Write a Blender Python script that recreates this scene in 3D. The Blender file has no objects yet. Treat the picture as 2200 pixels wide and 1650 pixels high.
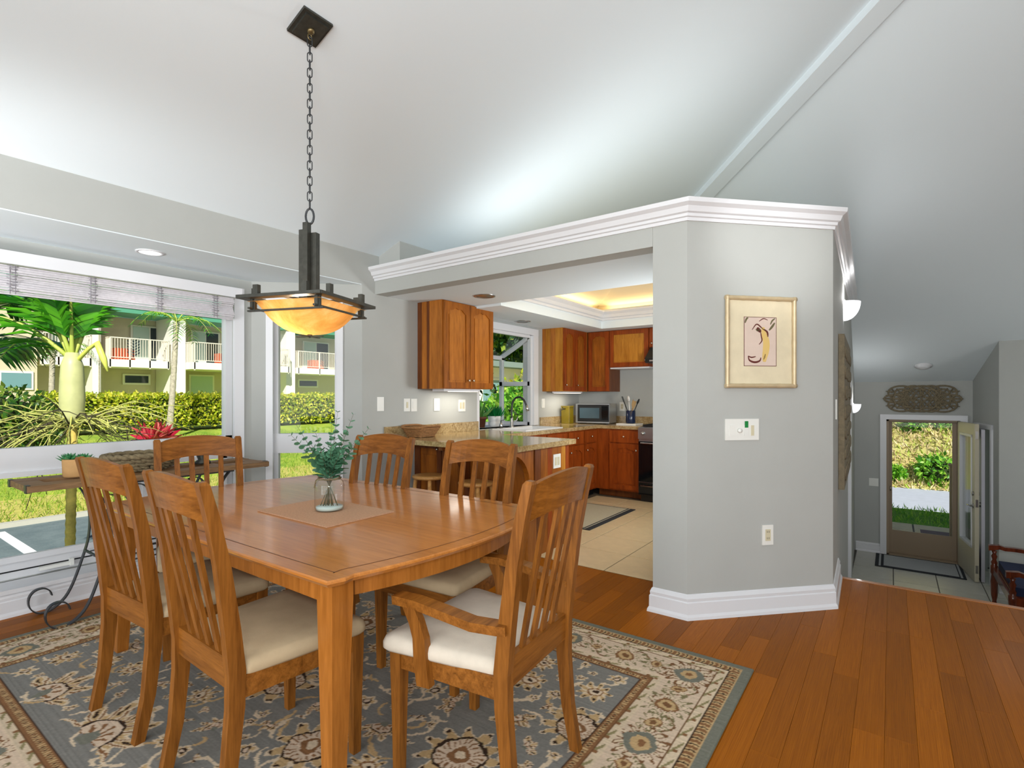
import bpy, bmesh, math, random
import numpy as np
from mathutils import Vector, Matrix, noise
random.seed(7)
scene = bpy.context.scene
COL = scene.collection
R = math.radians
PI = math.pi

def S(r, g, b, a=1.0):
    def f(c):
        c /= 255.0
        return c/12.92 if c <= 0.04045 else ((c+0.055)/1.055)**2.4
    return (f(r), f(g), f(b), a)

# ------------------------------------------------------------------ camera, sky, lights, exposure
cam = bpy.data.cameras.new('camera')
cam.sensor_width = 36.0
cam.lens = 36.0*1126.0/2200.0
cam.shift_y = 25.0/2200.0
cam.clip_end = 300
camo = bpy.data.objects.new('camera', cam)
COL.objects.link(camo)
camo.location = (0, 0, 1.29)
camo.rotation_euler = (R(90), 0, R(35.9))
scene.camera = camo

w = bpy.data.worlds.new('sky')
scene.world = w
w.use_nodes = True
nt = w.node_tree
bg = nt.nodes['Background']
sk = nt.nodes.new('ShaderNodeTexSky')
sk.sky_type = 'HOSEK_WILKIE'
sk.turbidity = 3.0
sk.ground_albedo = 0.3
sk.sun_direction = Vector((12, -9, 12)).normalized()
nt.links.new(sk.outputs[0], bg.inputs[0])
bg.inputs[1].default_value = 2.1

def lamp(name, kind, loc, energy, color=(1, 1, 1), aim=None, **kw):
    l = bpy.data.lights.new(name, kind)
    l.energy = energy
    l.color = color
    for k, v in kw.items():
        setattr(l, k, v)
    o = bpy.data.objects.new(name, l)
    o.location = loc
    if aim is not None:
        o.rotation_euler = (Vector(aim)-Vector(loc)).to_track_quat('-Z', 'Y').to_euler()
    COL.objects.link(o)
    return o

lamp('sun', 'SUN', (0, 0, 20), 6.8, (1.0, 0.95, 0.86), aim=(-12, 9, 8), angle=R(0.6))
# added fill lights in the openings behind the camera, one on each wall
lamp('fill_south', 'AREA', (-0.6, -3.05, 1.35), 165, (0.97, 0.99, 1.0), aim=(-0.6, 5, 1.5), shape='RECTANGLE', size=4.6, size_y=2.3)
lamp('fill_east', 'AREA', (3.05, -0.6, 1.35), 45, (0.97, 0.99, 1.0), aim=(-5, -0.1, 1.5), shape='RECTANGLE', size=3.6, size_y=2.3)
# assumed bounce strobe behind the photographer lights the vaulted ceiling
lamp('assumed_strobe', 'AREA', (0.7, -0.7, 1.8), 82, (0.97, 0.99, 1.0), aim=(-0.7, 2.4, 4.6), shape='DISK', size=0.9)
lamp('bay_fill', 'SPOT', (-2.9, -1.0, 1.15), 210, (0.97, 0.99, 1.0), aim=(-4.0, 0.9, 2.25), spot_size=R(62), spot_blend=0.9, shadow_soft_size=0.25)  # added fill aimed up at the bay ceiling, not a lamp of the room
lamp('kitchen_fill', 'AREA', (-0.95, 4.7, 1.25), 36, (0.96, 0.99, 1.0), aim=(-3.4, 4.6, 2.1), shape='DISK', size=0.6)  # unseen fill added behind the column to brighten the kitchen
lamp('hall_fill', 'POINT', (2.3, 7.2, 0.8), 16, (1, 0.99, 0.96), shadow_soft_size=0.2)  # added off-view fill that brightens the entry back wall
lamp('assumed_spot', 'SPOT', (0.9, -0.1, 2.5), 330, (1, 1, 1), aim=(-0.56, 3.42, 2.16), spot_size=R(15), spot_blend=1.0, shadow_soft_size=0.05)  # assumed spot out of view, for the glow on the column top

scene.view_settings.view_transform = 'Standard'
scene.view_settings.look = 'None'
scene.view_settings.gamma = 1.0
scene.view_settings.exposure = 0.0
scene.view_settings.use_curve_mapping = False

# ------------------------------------------------------------------ material helpers
MATS = {}
class NT:
    def __init__(s, name):
        s.m = bpy.data.materials.new(name)
        s.m.use_nodes = True
        s.t = s.m.node_tree
        s.b = s.t.nodes['Principled BSDF']
        MATS[name] = s.m
    def n(s, typ, **kw):
        nd = s.t.nodes.new('ShaderNode'+typ)
        for k, v in kw.items():
            if k.startswith('i_'):
                nd.inputs[int(k[2:]) if k[2:].isdigit() else k[2:].replace('_', ' ')].default_value = v
            else:
                setattr(nd, k, v)
        return nd
    def l(s, a, b):
        s.t.links.new(a, b)
    def coord(s, kind='Object', scale=(1, 1, 1), rot=(0, 0, 0)):
        tc = s.n('TexCoord')
        mp = s.n('Mapping')
        mp.inputs['Scale'].default_value = scale
        mp.inputs['Rotation'].default_value = rot
        s.l(tc.outputs[kind], mp.inputs['Vector'])
        return mp.outputs[0]
    def noise(s, vec, scale=5, detail=4, rough=0.6, dist=0.0):
        nd = s.n('TexNoise')
        nd.inputs['Scale'].default_value = scale
        nd.inputs['Detail'].default_value = detail
        nd.inputs['Roughness'].default_value = rough
        nd.inputs['Distortion'].default_value = dist
        if vec is not None:
            s.l(vec, nd.inputs['Vector'])
        return nd
    def ramp(s, fac, stops):
        r = s.n('ValToRGB')
        e = r.color_ramp.elements
        while len(e) < len(stops):
            e.new(0.5)
        for el, (p, c) in zip(e, stops):
            el.position = p
            el.color = c
        s.l(fac, r.inputs[0])
        return r.outputs[0]
    def mix(s, fac, a, b, mode='MIX'):
        m = s.n('MixRGB', blend_type=mode)
        for i, v in ((0, fac), (1, a), (2, b)):
            if hasattr(v, 'is_linked') or hasattr(v, 'links'):
                s.l(v, m.inputs[i])
            else:
                m.inputs[i].default_value = v
        return m.outputs[0]
    def bump(s, h, strength=0.2, dist=0.01):
        b = s.n('Bump')
        b.inputs['Strength'].default_value = strength
        b.inputs['Distance'].default_value = dist
        s.l(h, b.inputs['Height'])
        s.l(b.outputs[0], s.b.inputs['Normal'])

def plain(name, col, rough=0.5, metal=0.0, var=0.0, scale=8, coat=0.0, bump=0.0, bscale=60, spec=0.5, emit=None, estr=0):
    k = NT(name)
    k.b.inputs['Base Color'].default_value = col
    k.b.inputs['Roughness'].default_value = rough
    k.b.inputs['Metallic'].default_value = metal
    k.b.inputs['Coat Weight'].default_value = coat
    k.b.inputs['Specular IOR Level'].default_value = spec
    if var or bump:
        v = k.coord()
    if var:
        n = k.noise(v, scale, 5)
        lo = tuple(c*(1-var) for c in col[:3])+(1,)
        hi = tuple(min(1, c*(1+var)) for c in col[:3])+(1,)
        k.l(k.ramp(n.outputs[0], [(0.3, lo), (0.7, hi)]), k.b.inputs['Base Color'])
    if bump:
        n2 = k.noise(v, bscale, 3)
        k.bump(n2.outputs[0], bump, 0.005)
    if emit:
        k.b.inputs['Emission Color'].default_value = emit
        k.b.inputs['Emission Strength'].default_value = estr
    return k.m

def wood(name, c1, c2, axis='x', rough=0.4, coat=0.0, sc=3.0, stretch=14, rnd=0.0, c3=None, island=False, spec=0.22):
    k = NT(name)
    s = [stretch]*3
    s['xyz'.index(axis)] = 1.0
    v = k.coord('Object', tuple(s))
    rand = None
    if rnd:
        if island:
            g = k.n('NewGeometry')
            rand = g.outputs['Random Per Island']
        else:
            oi = k.n('ObjectInfo')
            rand = oi.outputs['Random']
        add = k.n('VectorMath', operation='ADD')
        cx = k.n('CombineXYZ')
        mm = k.n('Math', operation='MULTIPLY')
        mm.inputs[1].default_value = 37.0
        k.l(rand, mm.inputs[0])
        for i in range(3):
            k.l(mm.outputs[0], cx.inputs[i])
        k.l(v, add.inputs[0])
        k.l(cx.outputs[0], add.inputs[1])
        v = add.outputs[0]
    n = k.noise(v, sc, 6, 0.62, 0.4)
    n2 = k.noise(v, sc*5, 3, 0.5)
    f = k.n('Math', operation='MULTIPLY_ADD')
    k.l(n2.outputs[0], f.inputs[0])
    f.inputs[1].default_value = 0.35
    k.l(n.outputs[0], f.inputs[2])
    col = k.ramp(f.outputs[0], [(0.45, c1), (0.85, c2)])
    if rnd:
        r2 = k.ramp(rand, [(0.0, (1-rnd, 1-rnd, 1-rnd, 1)), (1.0, (1+rnd*0.6, 1+rnd*0.6, 1+rnd*0.6, 1))])
        col = k.mix(1.0, col, r2, 'MULTIPLY')
    k.l(col, k.b.inputs['Base Color'])
    k.b.inputs['Roughness'].default_value = rough
    k.b.inputs['Specular IOR Level'].default_value = spec
    k.b.inputs['Coat Weight'].default_value = coat
    k.b.inputs['Coat Roughness'].default_value = 0.12
    k.bump(n2.outputs[0], 0.008 if coat > 0.4 else 0.05, 0.002)
    return k.m

def leafmat(name, stops, rough=0.5, trans=0.25):
    k = NT(name)
    g = k.n('NewGeometry')
    col = k.ramp(g.outputs['Random Per Island'], stops)
    k.l(col, k.b.inputs['Base Color'])
    k.b.inputs['Roughness'].default_value = rough
    tr = k.n('BsdfTranslucent')
    k.l(col, tr.inputs[0])
    mx = k.n('MixShader')
    mx.inputs[0].default_value = trans
    k.l(k.b.outputs[0], mx.inputs[1])
    k.l(tr.outputs[0], mx.inputs[2])
    k.l(mx.outputs[0], k.t.nodes['Material Output'].inputs[0])
    return k.m

def glassmat(name, tint=(1, 1, 1, 1), refl=1.0, rough=0.0):
    k = NT(name)
    tr = k.n('BsdfTransparent')
    tr.inputs[0].default_value = tint
    gl = k.n('BsdfGlossy')
    gl.inputs['Roughness'].default_value = rough
    lw = k.n('LayerWeight')
    lw.inputs[0].default_value = 0.5
    pw_ = k.n('Math', operation='POWER')
    pw_.inputs[1].default_value = 3.5
    k.l(lw.outputs['Facing'], pw_.inputs[0])
    mu = k.n('Math', operation='MULTIPLY_ADD', use_clamp=True)
    mu.inputs[1].default_value = 0.85*refl
    mu.inputs[2].default_value = 0.035*refl
    k.l(pw_.outputs[0], mu.inputs[0])
    mx = k.n('MixShader')
    k.l(mu.outputs[0], mx.inputs[0])
    k.l(tr.outputs[0], mx.inputs[1])
    k.l(gl.outputs[0], mx.inputs[2])
    k.l(mx.outputs[0], k.t.nodes['Material Output'].inputs[0])
    return k.m

def emis(name, col, st):
    k = NT(name)
    k.b.inputs['Base Color'].default_value = col
    k.b.inputs['Emission Color'].default_value = col
    k.b.inputs['Emission Strength'].default_value = st
    return k.m

# ------------------------------------------------------------------ mesh helpers
def wl(o):
    v = Vector((0, 0, 0))
    while o is not None:
        v += o.location
        o = o.parent
    return v

def tag(o, label=None, cat=None, group=None, kind=None):
    if label: o['label'] = label
    if cat: o['category'] = cat
    if group: o['group'] = group
    if kind: o['kind'] = kind
    return o

def thing(name, label, cat, loc=(0, 0, 0), group=None):
    o = bpy.data.objects.new(name, None)
    o.empty_display_size = 0.05
    o.location = loc
    COL.objects.link(o)
    return tag(o, label, cat, group)

class MB:
    def __init__(s):
        s.bm = bmesh.new()
        s.mi = 0
    def f(s, vs, smooth=False):
        try:
            fc = s.bm.faces.new(vs)
        except ValueError:
            return
        fc.material_index = s.mi
        fc.smooth = smooth
    def v(s, *p):
        return s.bm.verts.new(p if len(p) == 3 else p[0])
    def box(s, x0, x1, y0, y1, z0, z1, M=None):
        cs = ((x0, y0, z0), (x1, y0, z0), (x1, y1, z0), (x0, y1, z0), (x0, y0, z1), (x1, y0, z1), (x1, y1, z1), (x0, y1, z1))
        vs = [s.bm.verts.new(M @ Vector(c) if M else c) for c in cs]
        for q in ((3, 2, 1, 0), (4, 5, 6, 7), (0, 1, 5, 4), (1, 2, 6, 5), (2, 3, 7, 6), (3, 0, 4, 7)):
            s.f([vs[i] for i in q])
        return s
    def loft(s, rings, closed=True, cap=True, smooth=False, loop=False):
        vr = [[s.bm.verts.new(p) for p in r] for r in rings]
        n = len(vr[0])
        rng = range(n) if closed else range(n-1)
        m = len(vr)
        for i in range(m if loop else m-1):
            a, b = vr[i], vr[(i+1) % m]
            for j in rng:
                k = (j+1) % n
                s.f((a[j], a[k], b[k], b[j]), smooth)
        if cap and not loop and closed and n > 2:
            s.f(vr[0][::-1])
            s.f(vr[-1])
        return s
    def prism(s, poly, z0, z1, M=None):
        n = len(poly)
        za = z0 if isinstance(z0, (list, tuple)) else [z0]*n
        zb = z1 if isinstance(z1, (list, tuple)) else [z1]*n
        lo = [Vector((p[0], p[1], za[i])) for i, p in enumerate(poly)]
        hi = [Vector((p[0], p[1], zb[i])) for i, p in enumerate(poly)]
        if M:
            lo = [M @ p for p in lo]
            hi = [M @ p for p in hi]
        return s.loft([lo, hi])
    def sweep(s, pts, sec, up=None, scale=None, smooth=False, loop=False, cap=True):
        pts = [Vector(p) for p in pts]
        n = len(pts)
        rings = []
        prev = None
        for i, p in enumerate(pts):
            if loop:
                t = pts[(i+1) % n]-pts[i-1]
            else:
                t = pts[min(i+1, n-1)]-pts[max(i-1, 0)]
            t.normalize()
            if up is not None:
                u = Vector(up)
            elif prev is None:
                u = Vector((0, 0, 1)) if abs(t.z) < 0.9 else Vector((1, 0, 0))
            else:
                u = prev
            sd = t.cross(u)
            if sd.length < 1e-6:
                sd = t.orthogonal()
            sd.normalize()
            u2 = sd.cross(t)
            prev = u2
            k = 1.0 if scale is None else (scale[i] if hasattr(scale, '__len__') else scale)
            rings.append([p+sd*(a*k)+u2*(b*k) for a, b in sec])
        return s.loft(rings, True, cap, smooth, loop)
    def tube(s, pts, r, n=8, loop=False, up=None, cap=True):
        sec = [(math.cos(2*PI*i/n), math.sin(2*PI*i/n)) for i in range(n)]
        return s.sweep(pts, sec, up, r if hasattr(r, '__len__') else [r]*len(pts), True, loop, cap)
    def lathe(s, prof, n=20, c=(0, 0, 0), M=None, cap=True, a0=0, a1=2*PI):
        rings = []
        full = abs(a1-a0-2*PI) < 1e-6
        m = n if full else n+1
        for r, z in prof:
            ring = [Vector((c[0]+r*math.cos(a0+(a1-a0)*i/n), c[1]+r*math.sin(a0+(a1-a0)*i/n), c[2]+z)) for i in range(m)]
            if M: ring = [M @ p for p in ring]
            rings.append(ring)
        return s.loft(rings, full, cap, True)
    def done(s, name, mat, parent=None, bev=0.0, seg=1, kind=None, label=None, cat=None, group=None, smooth=None):
        bm = s.bm
        if bev:
            ed = [e for e in bm.edges if len(e.link_faces) == 2 and e.calc_face_angle(0) > 0.5]
            bmesh.ops.bevel(bm, geom=ed, offset=bev, segments=seg, affect='EDGES', clamp_overlap=True, profile=0.5)
        bmesh.ops.recalc_face_normals(bm, faces=bm.faces)
        if smooth is not None:
            for fc in bm.faces: fc.smooth = smooth
        me = bpy.data.meshes.new(name)
        if parent is not None:
            bm.transform(Matrix.Translation(-wl(parent)))
        bm.to_mesh(me)
        bm.free()
        for m in (mat if isinstance(mat, (list, tuple)) else [mat]):
            me.materials.append(m)
        o = bpy.data.objects.new(name, me)
        COL.objects.link(o)
        if parent is not None:
            o.parent = parent
        return tag(o, label, cat, group, kind)

def BX(x0, x1, y0, y1, z0, z1, M=None):
    return MB().box(x0, x1, y0, y1, z0, z1, M)

def copy_tree(o, parent=None):
    c = o.copy()
    COL.objects.link(c)
    if parent is not None:
        c.parent = parent
    for ch in list(o.children):
        copy_tree(ch, c)
    return c

def basis(o, u, n):
    """local x=u, y=n, z=up"""
    u = Vector(u).normalized(); n = Vector(n).normalized()
    M = Matrix.Identity(4)
    for i in range(3):
        M[i][0] = u[i]; M[i][1] = n[i]; M[i][2] = (0, 0, 1)[i]; M[i][3] = o[i]
    return M

def mould(mb, path, prof, side=1):
    """moulding along 2D path; prof=(offset,z); offset to the right of travel when side=1"""
    n = len(path)
    P = [Vector(p) for p in path]
    rings = []
    for i in range(n):
        ds = []
        if i > 0: ds.append((P[i]-P[i-1]).normalized())
        if i < n-1: ds.append((P[i+1]-P[i]).normalized())
        ns = [Vector((d.y, -d.x))*side for d in ds]
        m = ns[0] if len(ns) == 1 else (ns[0]+ns[1])/(1+ns[0].dot(ns[1]))
        rings.append([(P[i].x+m.x*o, P[i].y+m.y*o, z) for o, z in prof])
    mb.loft(rings, True, True)
    return mb

def raw(name, verts, faces, mat, parent=None, kind=None, smooth=False):
    me = bpy.data.meshes.new(name)
    v = np.asarray(verts, dtype=np.float32)
    if parent is not None:
        v = v-np.array(wl(parent), dtype=np.float32)
    fa = np.asarray(faces, dtype=np.int32)
    k = fa.shape[1]
    me.vertices.add(len(v)); me.vertices.foreach_set('co', v.ravel())
    me.loops.add(fa.size); me.loops.foreach_set('vertex_index', fa.ravel())
    me.polygons.add(len(fa)); me.polygons.foreach_set('loop_start', np.arange(len(fa), dtype=np.int32)*k)
    if smooth: me.polygons.foreach_set('use_smooth', np.ones(len(fa), dtype=bool))
    me.update(calc_edges=True)
    me.materials.append(mat)
    o = bpy.data.objects.new(name, me)
    COL.objects.link(o)
    if parent is not None: o.parent = parent
    if kind: o['kind'] = kind
    return o

rs = np.random.RandomState(3)
def leaves(name, P, mat, size, parent=None, kind=None, aspect=0.45, dirs=None, droop=0.0, jit=1.0):
    """diamond leaves folded along the midrib at points P"""
    P = np.asarray(P, dtype=np.float32); n = len(P)
    d = rs.normal(size=(n, 3))*jit
    if dirs is not None: d += dirs
    d[:, 2] -= droop
    d /= np.linalg.norm(d, axis=1)[:, None]+1e-9
    u = rs.normal(size=(n, 3)); sdv = np.cross(d, u); sdv /= np.linalg.norm(sdv, axis=1)[:, None]+1e-9
    nn = np.cross(sdv, d)
    L = (size*(0.6+0.8*rs.rand(n)))[:, None]
    W = L*aspect
    a = P; b = P+d*L*0.45+sdv*W*0.5+nn*L*0.06; c = P+d*L; e = P+d*L*0.45-sdv*W*0.5+nn*L*0.06
    V = np.stack([a, b, c, e], 1).reshape(-1, 3)
    i = np.arange(n)*4
    F = np.concatenate([np.stack([i, i+1, i+2], 1), np.stack([i, i+2, i+3], 1)])
    return raw(name, V, F, mat, parent, kind)

# ------------------------------------------------------------------ materials
M_wall = plain('wall_paint', S(174, 176, 172), 0.75, var=0.02, scale=3, bump=0.05, bscale=220)
M_ceil = plain('ceiling_paint', S(220, 229, 233), 0.85, bump=0.05, bscale=260)
M_trim = plain('trim_paint', S(220, 221, 224), 0.4)
M_plate = plain('switch_plastic', S(228, 228, 222), 0.35)
M_plate2 = plain('switch_ivory', S(206, 198, 168), 0.4)
M_green = plain('green_sticker', S(20, 130, 60), 0.4)
M_iron = plain('wrought_iron', S(70, 72, 74), 0.42, 0.7, var=0.15, scale=30)
M_bronze = plain('dark_bronze', S(72, 72, 66), 0.45, 0.6, var=0.2, scale=40)
M_aged = plain('aged_brass', S(128, 112, 78), 0.4, 0.8)
M_chrome = plain('brushed_nickel', S(190, 188, 184), 0.25, 1.0)
M_brass = plain('chrome', S(215, 210, 200), 0.18, 1.0)
M_black = plain('black_plastic', S(22, 23, 24), 0.3)
M_steel = plain('stainless', S(178, 180, 182), 0.3, 1.0)
M_darkglass = plain('dark_glass', S(12, 14, 17), 0.06)
M_glass = glassmat('window_glass', (0.98, 0.99, 0.985, 1), 0.3)
M_jar = glassmat('jar_glass', (0.95, 0.965, 0.955, 1), 1.1, 0.02)
M_chair = wood('chair_cherry', S(98, 55, 12), S(148, 92, 34), 'z', 0.42, 0.08, 3, 12)
M_chairx = wood('chair_cherry_rail', S(100, 56, 12), S(152, 95, 36), 'x', 0.4, 0.1, 3, 12)
M_table = wood('table_cherry', S(168, 102, 38), S(196, 127, 60), 'x', 0.3, 0.55, 2.5, 16)
M_tleg = wood('table_leg_cherry', S(142, 84, 26), S(176, 110, 44), 'z', 0.4, 0.12, 3, 12)
M_inlay = plain('inlay_groove', S(110, 62, 28), 0.4)
M_seat = plain('cream_suede', S(188, 166, 132), 0.85, var=0.08, scale=12, bump=0.1, bscale=300)
M_seat2 = plain('pale_suede', S(208, 197, 180), 0.85, var=0.07, scale=12, bump=0.1, bscale=300)
M_plank = wood('bamboo_plank', S(120, 62, 2), S(170, 98, 14), 'y', 0.45, 0.03, 4, 22, rnd=0.24, spec=0.1)
M_sub = plain('floor_slab', S(112, 58, 12), 0.45, var=0.1)
M_cab = wood('cabinet_cherry', S(116, 62, 14), S(166, 96, 28), 'z', 0.4, 0.12, 2.2, 9)
M_cab2 = wood('cabinet_red', S(112, 46, 10), S(156, 72, 20), 'z', 0.38, 0.12, 2.2, 9)
M_cab3 = wood('cabinet_honey', S(156, 96, 26), S(194, 132, 48), 'z', 0.4, 0.12, 2.2, 9)
M_cabd = wood('cabinet_dark', S(84, 42, 16), S(120, 66, 28), 'z', 0.4, 0.2, 2.2, 9)  # darkest of the cabinet wood browns
M_cabp = wood('cabinet_panel_gold', S(140, 80, 24), S(188, 116, 44), 'z', 0.38, 0.15, 2.2, 9)
M_stool = wood('stool_oak', S(176, 122, 62), S(212, 160, 96), 'x', 0.35, 0.3, 4, 8)
M_mat = plain('placemat_weave', S(192, 152, 122), 0.95, spec=0.05, var=0.12, scale=120, bump=0.4, bscale=400)
M_wick = plain('wicker', S(150, 106, 62), 0.8, var=0.3, scale=60, bump=0.6, bscale=120)
M_rope = plain('seagrass', S(122, 108, 80), 0.9, var=0.35, scale=50, bump=0.6, bscale=120)
M_rustic = wood('rustic_board', S(98, 72, 48), S(150, 118, 84), 'y', 0.55, 0.0, 4, 14)
M_terra = plain('kraft_pot', S(196, 152, 98), 0.8, var=0.08, scale=20)
M_grout = plain('grout', S(92, 78, 60), 0.9)
M_tile = plain('cream_tile', S(214, 192, 152), 0.3, var=0.06, scale=5)
M_etile = plain('entry_tile', S(190, 188, 176), 0.28, var=0.05, scale=5)
M_white = plain('white_ceramic', S(235, 236, 236), 0.2)
M_navy = plain('navy_glaze', S(24, 36, 66), 0.2)
M_shade = plain('shade_slat', S(196, 192, 196), 0.7, var=0.1, scale=40)
M_tape = plain('shade_cord', S(140, 136, 142), 0.8)
M_bulb = emis('recessed_lamp', (1, 0.97, 0.92, 1), 6.0)
M_strip = emis('under_cabinet_lamp', (1, 0.93, 0.8, 1), 3.0)
M_sconce = emis('sconce_glass', (0.93, 0.95, 1, 1), 1.6)
M_frame = plain('champagne_frame', S(198, 178, 142), 0.4, 0.25, var=0.1, scale=20)
M_carve = plain('carved_wood', S(120, 108, 84), 0.7, var=0.25, scale=40)
M_dmat = plain('doormat_grey', S(168, 170, 168), 0.95, var=0.2, scale=200, bump=0.4, bscale=300)
M_dmatb = plain('doormat_dark', S(40, 42, 46), 0.95)
M_kmat = plain('kitchen_mat_sand', S(178, 170, 146), 0.95, var=0.12, scale=160)
M_door = plain('door_paint', S(198, 190, 166), 0.45)
M_door2 = plain('door_taupe', S(150, 130, 106), 0.5)
M_closet = plain('closet_door', S(192, 190, 198), 0.5)
M_bench = wood('bench_mahogany', S(70, 28, 14), S(120, 54, 28), 'z', 0.25, 0.5, 3, 9)
M_cush = plain('navy_cushion', S(22, 34, 66), 0.9, var=0.15, scale=14)
M_basin = plain('sink_white', S(225, 226, 226), 0.25)
M_olive = plain('olive_glass', S(140, 122, 30), 0.15, var=0.15, scale=6)
M_spoon = plain('wooden_spoon', S(196, 160, 110), 0.6)
M_tray = plain('tray_plaster', S(232, 228, 220), 0.85)
M_soil = plain('soil', S(52, 40, 30), 0.95)

def granite(name):
    k = NT(name)
    v = k.coord()
    n = k.noise(v, 55, 5, 0.75)
    n2 = k.noise(v, 9, 4, 0.6, 1.5)
    c = k.ramp(n.outputs[0], [(0.3, S(70, 56, 38)), (0.45, S(150, 124, 84)), (0.58, S(188, 164, 118)), (0.75, S(214, 200, 168))])
    c2 = k.ramp(n2.outputs[0], [(0.35, S(128, 100, 60)), (0.7, S(205, 182, 138))])
    k.l(k.mix(0.45, c, c2), k.b.inputs['Base Color'])
    k.b.inputs['Roughness'].default_value = 0.12
    return k.m
M_gran = granite('granite')
# ------------------------------------------------------------------ the setting
YB = 3.045            # front of the kitchen beam
XW = -3.7             # west wall
def zw(x): return 2.53+0.34*(x+3.7)
def zn(y): return 1.5+0.392*(9.8-y)

def wall_holes(name, M, L, z0, z1, th, holes, mat=M_wall, kind='structure', parent=None):
    ss = sorted(set([0, L]+[h[0] for h in holes]+[h[1] for h in holes]))
    mb = MB()
    for a, b in zip(ss[:-1], ss[1:]):
        hs = sorted([(h[2], h[3]) for h in holes if h[0] <= a+1e-6 and h[1] >= b-1e-6])
        z = z0
        for p, q in hs:
            if p > z+1e-6: mb.box(a, b, 0, th, z, p, M)
            z = q
        if z < z1-1e-6: mb.box(a, b, 0, th, z, z1, M)
    bmesh.ops.remove_doubles(mb.bm, verts=mb.bm.verts, dist=1e-5)
    return mb.done(name, mat, parent, kind=kind)

# ceilings
def slab(name, poly, zf, th, mat, kind='structure'):
    return MB().prism(poly, [zf(*p) for p in poly], [zf(*p)+th for p in poly]).done(name, mat, kind=kind)
HX = 0.626
slab('ceiling', [(-3.85, -3.3), (HX, -3.3), (HX, 3.42), (-3.85, 7.30)], lambda x, y: zw(x), 0.1, M_ceil)
slab('ceiling', [(HX, 3.42), (3.3, 3.42), (3.3, 9.95), (-3.85, 9.95), (-3.85, 7.30)], lambda x, y: zn(y), 0.1, M_ceil)
slab('ceiling', [(HX, -3.3), (3.3, -3.3), (3.3, 3.42), (HX, 3.42)], lambda x, y: zw(HX), 0.1, M_ceil)
# boxed beam along the hip of the vault
hp = [Vector((HX+0.3, 3.963-0.867*(HX+0.3), 0)), Vector((-2.6, 3.963+0.867*2.6, 0))]
hp = [Vector((p.x, p.y, zw(p.x))) for p in hp]
MB().sweep(hp, [(-0.075, -0.075), (0.075, -0.075), (0.075, 0.05), (-0.075, 0.05)], up=(0, 0, 1)).done('trim_1', M_ceil, kind='structure')

# west wall: header over the bay, then the kitchen stretch with the garden window opening
Mw = basis((XW, -3.3, 0), (0, 1, 0), (-1, 0, 0))
wall_holes('wall_header', Mw, 3.3+2.905, 2.255, 2.56, 0.15, [])
Mw2 = basis((XW, 2.905, 0), (0, 1, 0), (-1, 0, 0))
KW = (4.455, 5.56, 0.915, 2.06)
wall_holes('wall_west', Mw2, 6.93-2.905, 0, 2.56, 0.15, [(KW[0]-2.905, KW[1]-2.905, KW[2], KW[3])])
BX(XW, -3.43, 3.09, 6.7, 2.405, 2.66).done('wall_chase', M_wall, kind='structure')
# bay
MB().prism([(XW-0.002, -1.8), (XW-0.002, 2.90), (-4.35, 2.28), (-4.5, 2.2), (-4.5, -1.8)], 2.2475, 2.2545).done('ceiling_bay', M_ceil, kind='structure')
Mb = basis((-4.35, -1.8, 0), (0, 1, 0), (-1, 0, 0))
W1 = (0.9, 3.94, 0.16, 2.10)       # hole along y from -0.9 to 2.14
wall_holes('wall_bay', Mb, 4.08, 0, 2.30, 0.15, [W1])
BX(-4.5, XW, -1.95, -1.8, 0, 2.30).done('wall_bay_south', M_wall, kind='structure')
dA, dB = Vector((-4.35, 2.28, 0)), Vector((-3.7, 2.905, 0))
dU = (dB-dA).normalized(); dN = Vector((-dU.y, dU.x, 0)); dL = (dB-dA).length
Md = basis(dA, dU, dN)
W2 = (0.165, 0.70, 0.50, 2.07)
wall_holes('wall_bay_angle', Md, dL, 0, 2.255, 0.12, [W2])

def window(name, M, s0, s1, z0, z1, bars, panes, cas=0.07, dep=0.06, sills=True, rec=0.05, shown=(1, 1, 1, 1)):
    """frame + casing as one mesh, panes and bars as children; local y is outward"""
    mb = MB()
    fr = 0.035
    mb.box(s0, s0+fr, rec, rec+dep, z0, z1, M); mb.box(s1-fr, s1, rec, rec+dep, z0, z1, M)
    mb.box(s0, s1, rec, rec+dep, z0, z0+fr, M); mb.box(s0, s1, rec, rec+dep, z1-fr, z1, M)
    o = mb.done(name, M_trim, bev=0.004, kind='structure')
    cb = MB()
    if shown[0]: cb.box(s0-cas, s0+0.01, -0.02, 0.004, z0-0.02, z1+cas, M)
    if shown[1]: cb.box(s1-0.01, s1+cas, -0.02, 0.004, z0-0.02, z1+cas, M)
    if shown[2]: cb.box(s0-cas, s1+cas, -0.022, 0.004, z1-0.01, z1+cas, M)
    if shown[3]: cb.box(s0-cas, s1+cas, -0.03, 0.004, z0-cas, z0+0.01, M)
    cb.done('casing', M_trim, o, bev=0.005)
    for b in bars:
        BX(b[0], b[1], rec-0.01, rec+dep, b[2], b[3], M).done(b[4] if len(b) > 4 else 'mullion', M_trim, o, bev=0.006)
    for p in panes:
        BX(p[0], p[1], rec+dep*0.5, rec+dep*0.5+0.006, p[2], p[3], M).done('pane', M_glass, o)
    return o

ys = 1.8
w1 = window('window_1', Mb, W1[0], W1[1], W1[2], W1[3],
       [(W1[0], W1[1], 0.815, 0.965, 'rail'), (1.44+ys, 1.50+ys, 0.2, 0.83), (W1[0], W1[1], 0.16, 0.262, 'bottom_rail'),
        (3.89, 3.94, 0.2, 2.1), (-0.9+ys, -0.85+ys, 0.2, 2.1)],
       [(0.94, 3.90, 0.96, 2.08), (0.94, 1.45+ys, 0.25, 0.82), (1.49+ys, 3.90, 0.25, 0.82)], shown=(1, 1, 1, 0))
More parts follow.
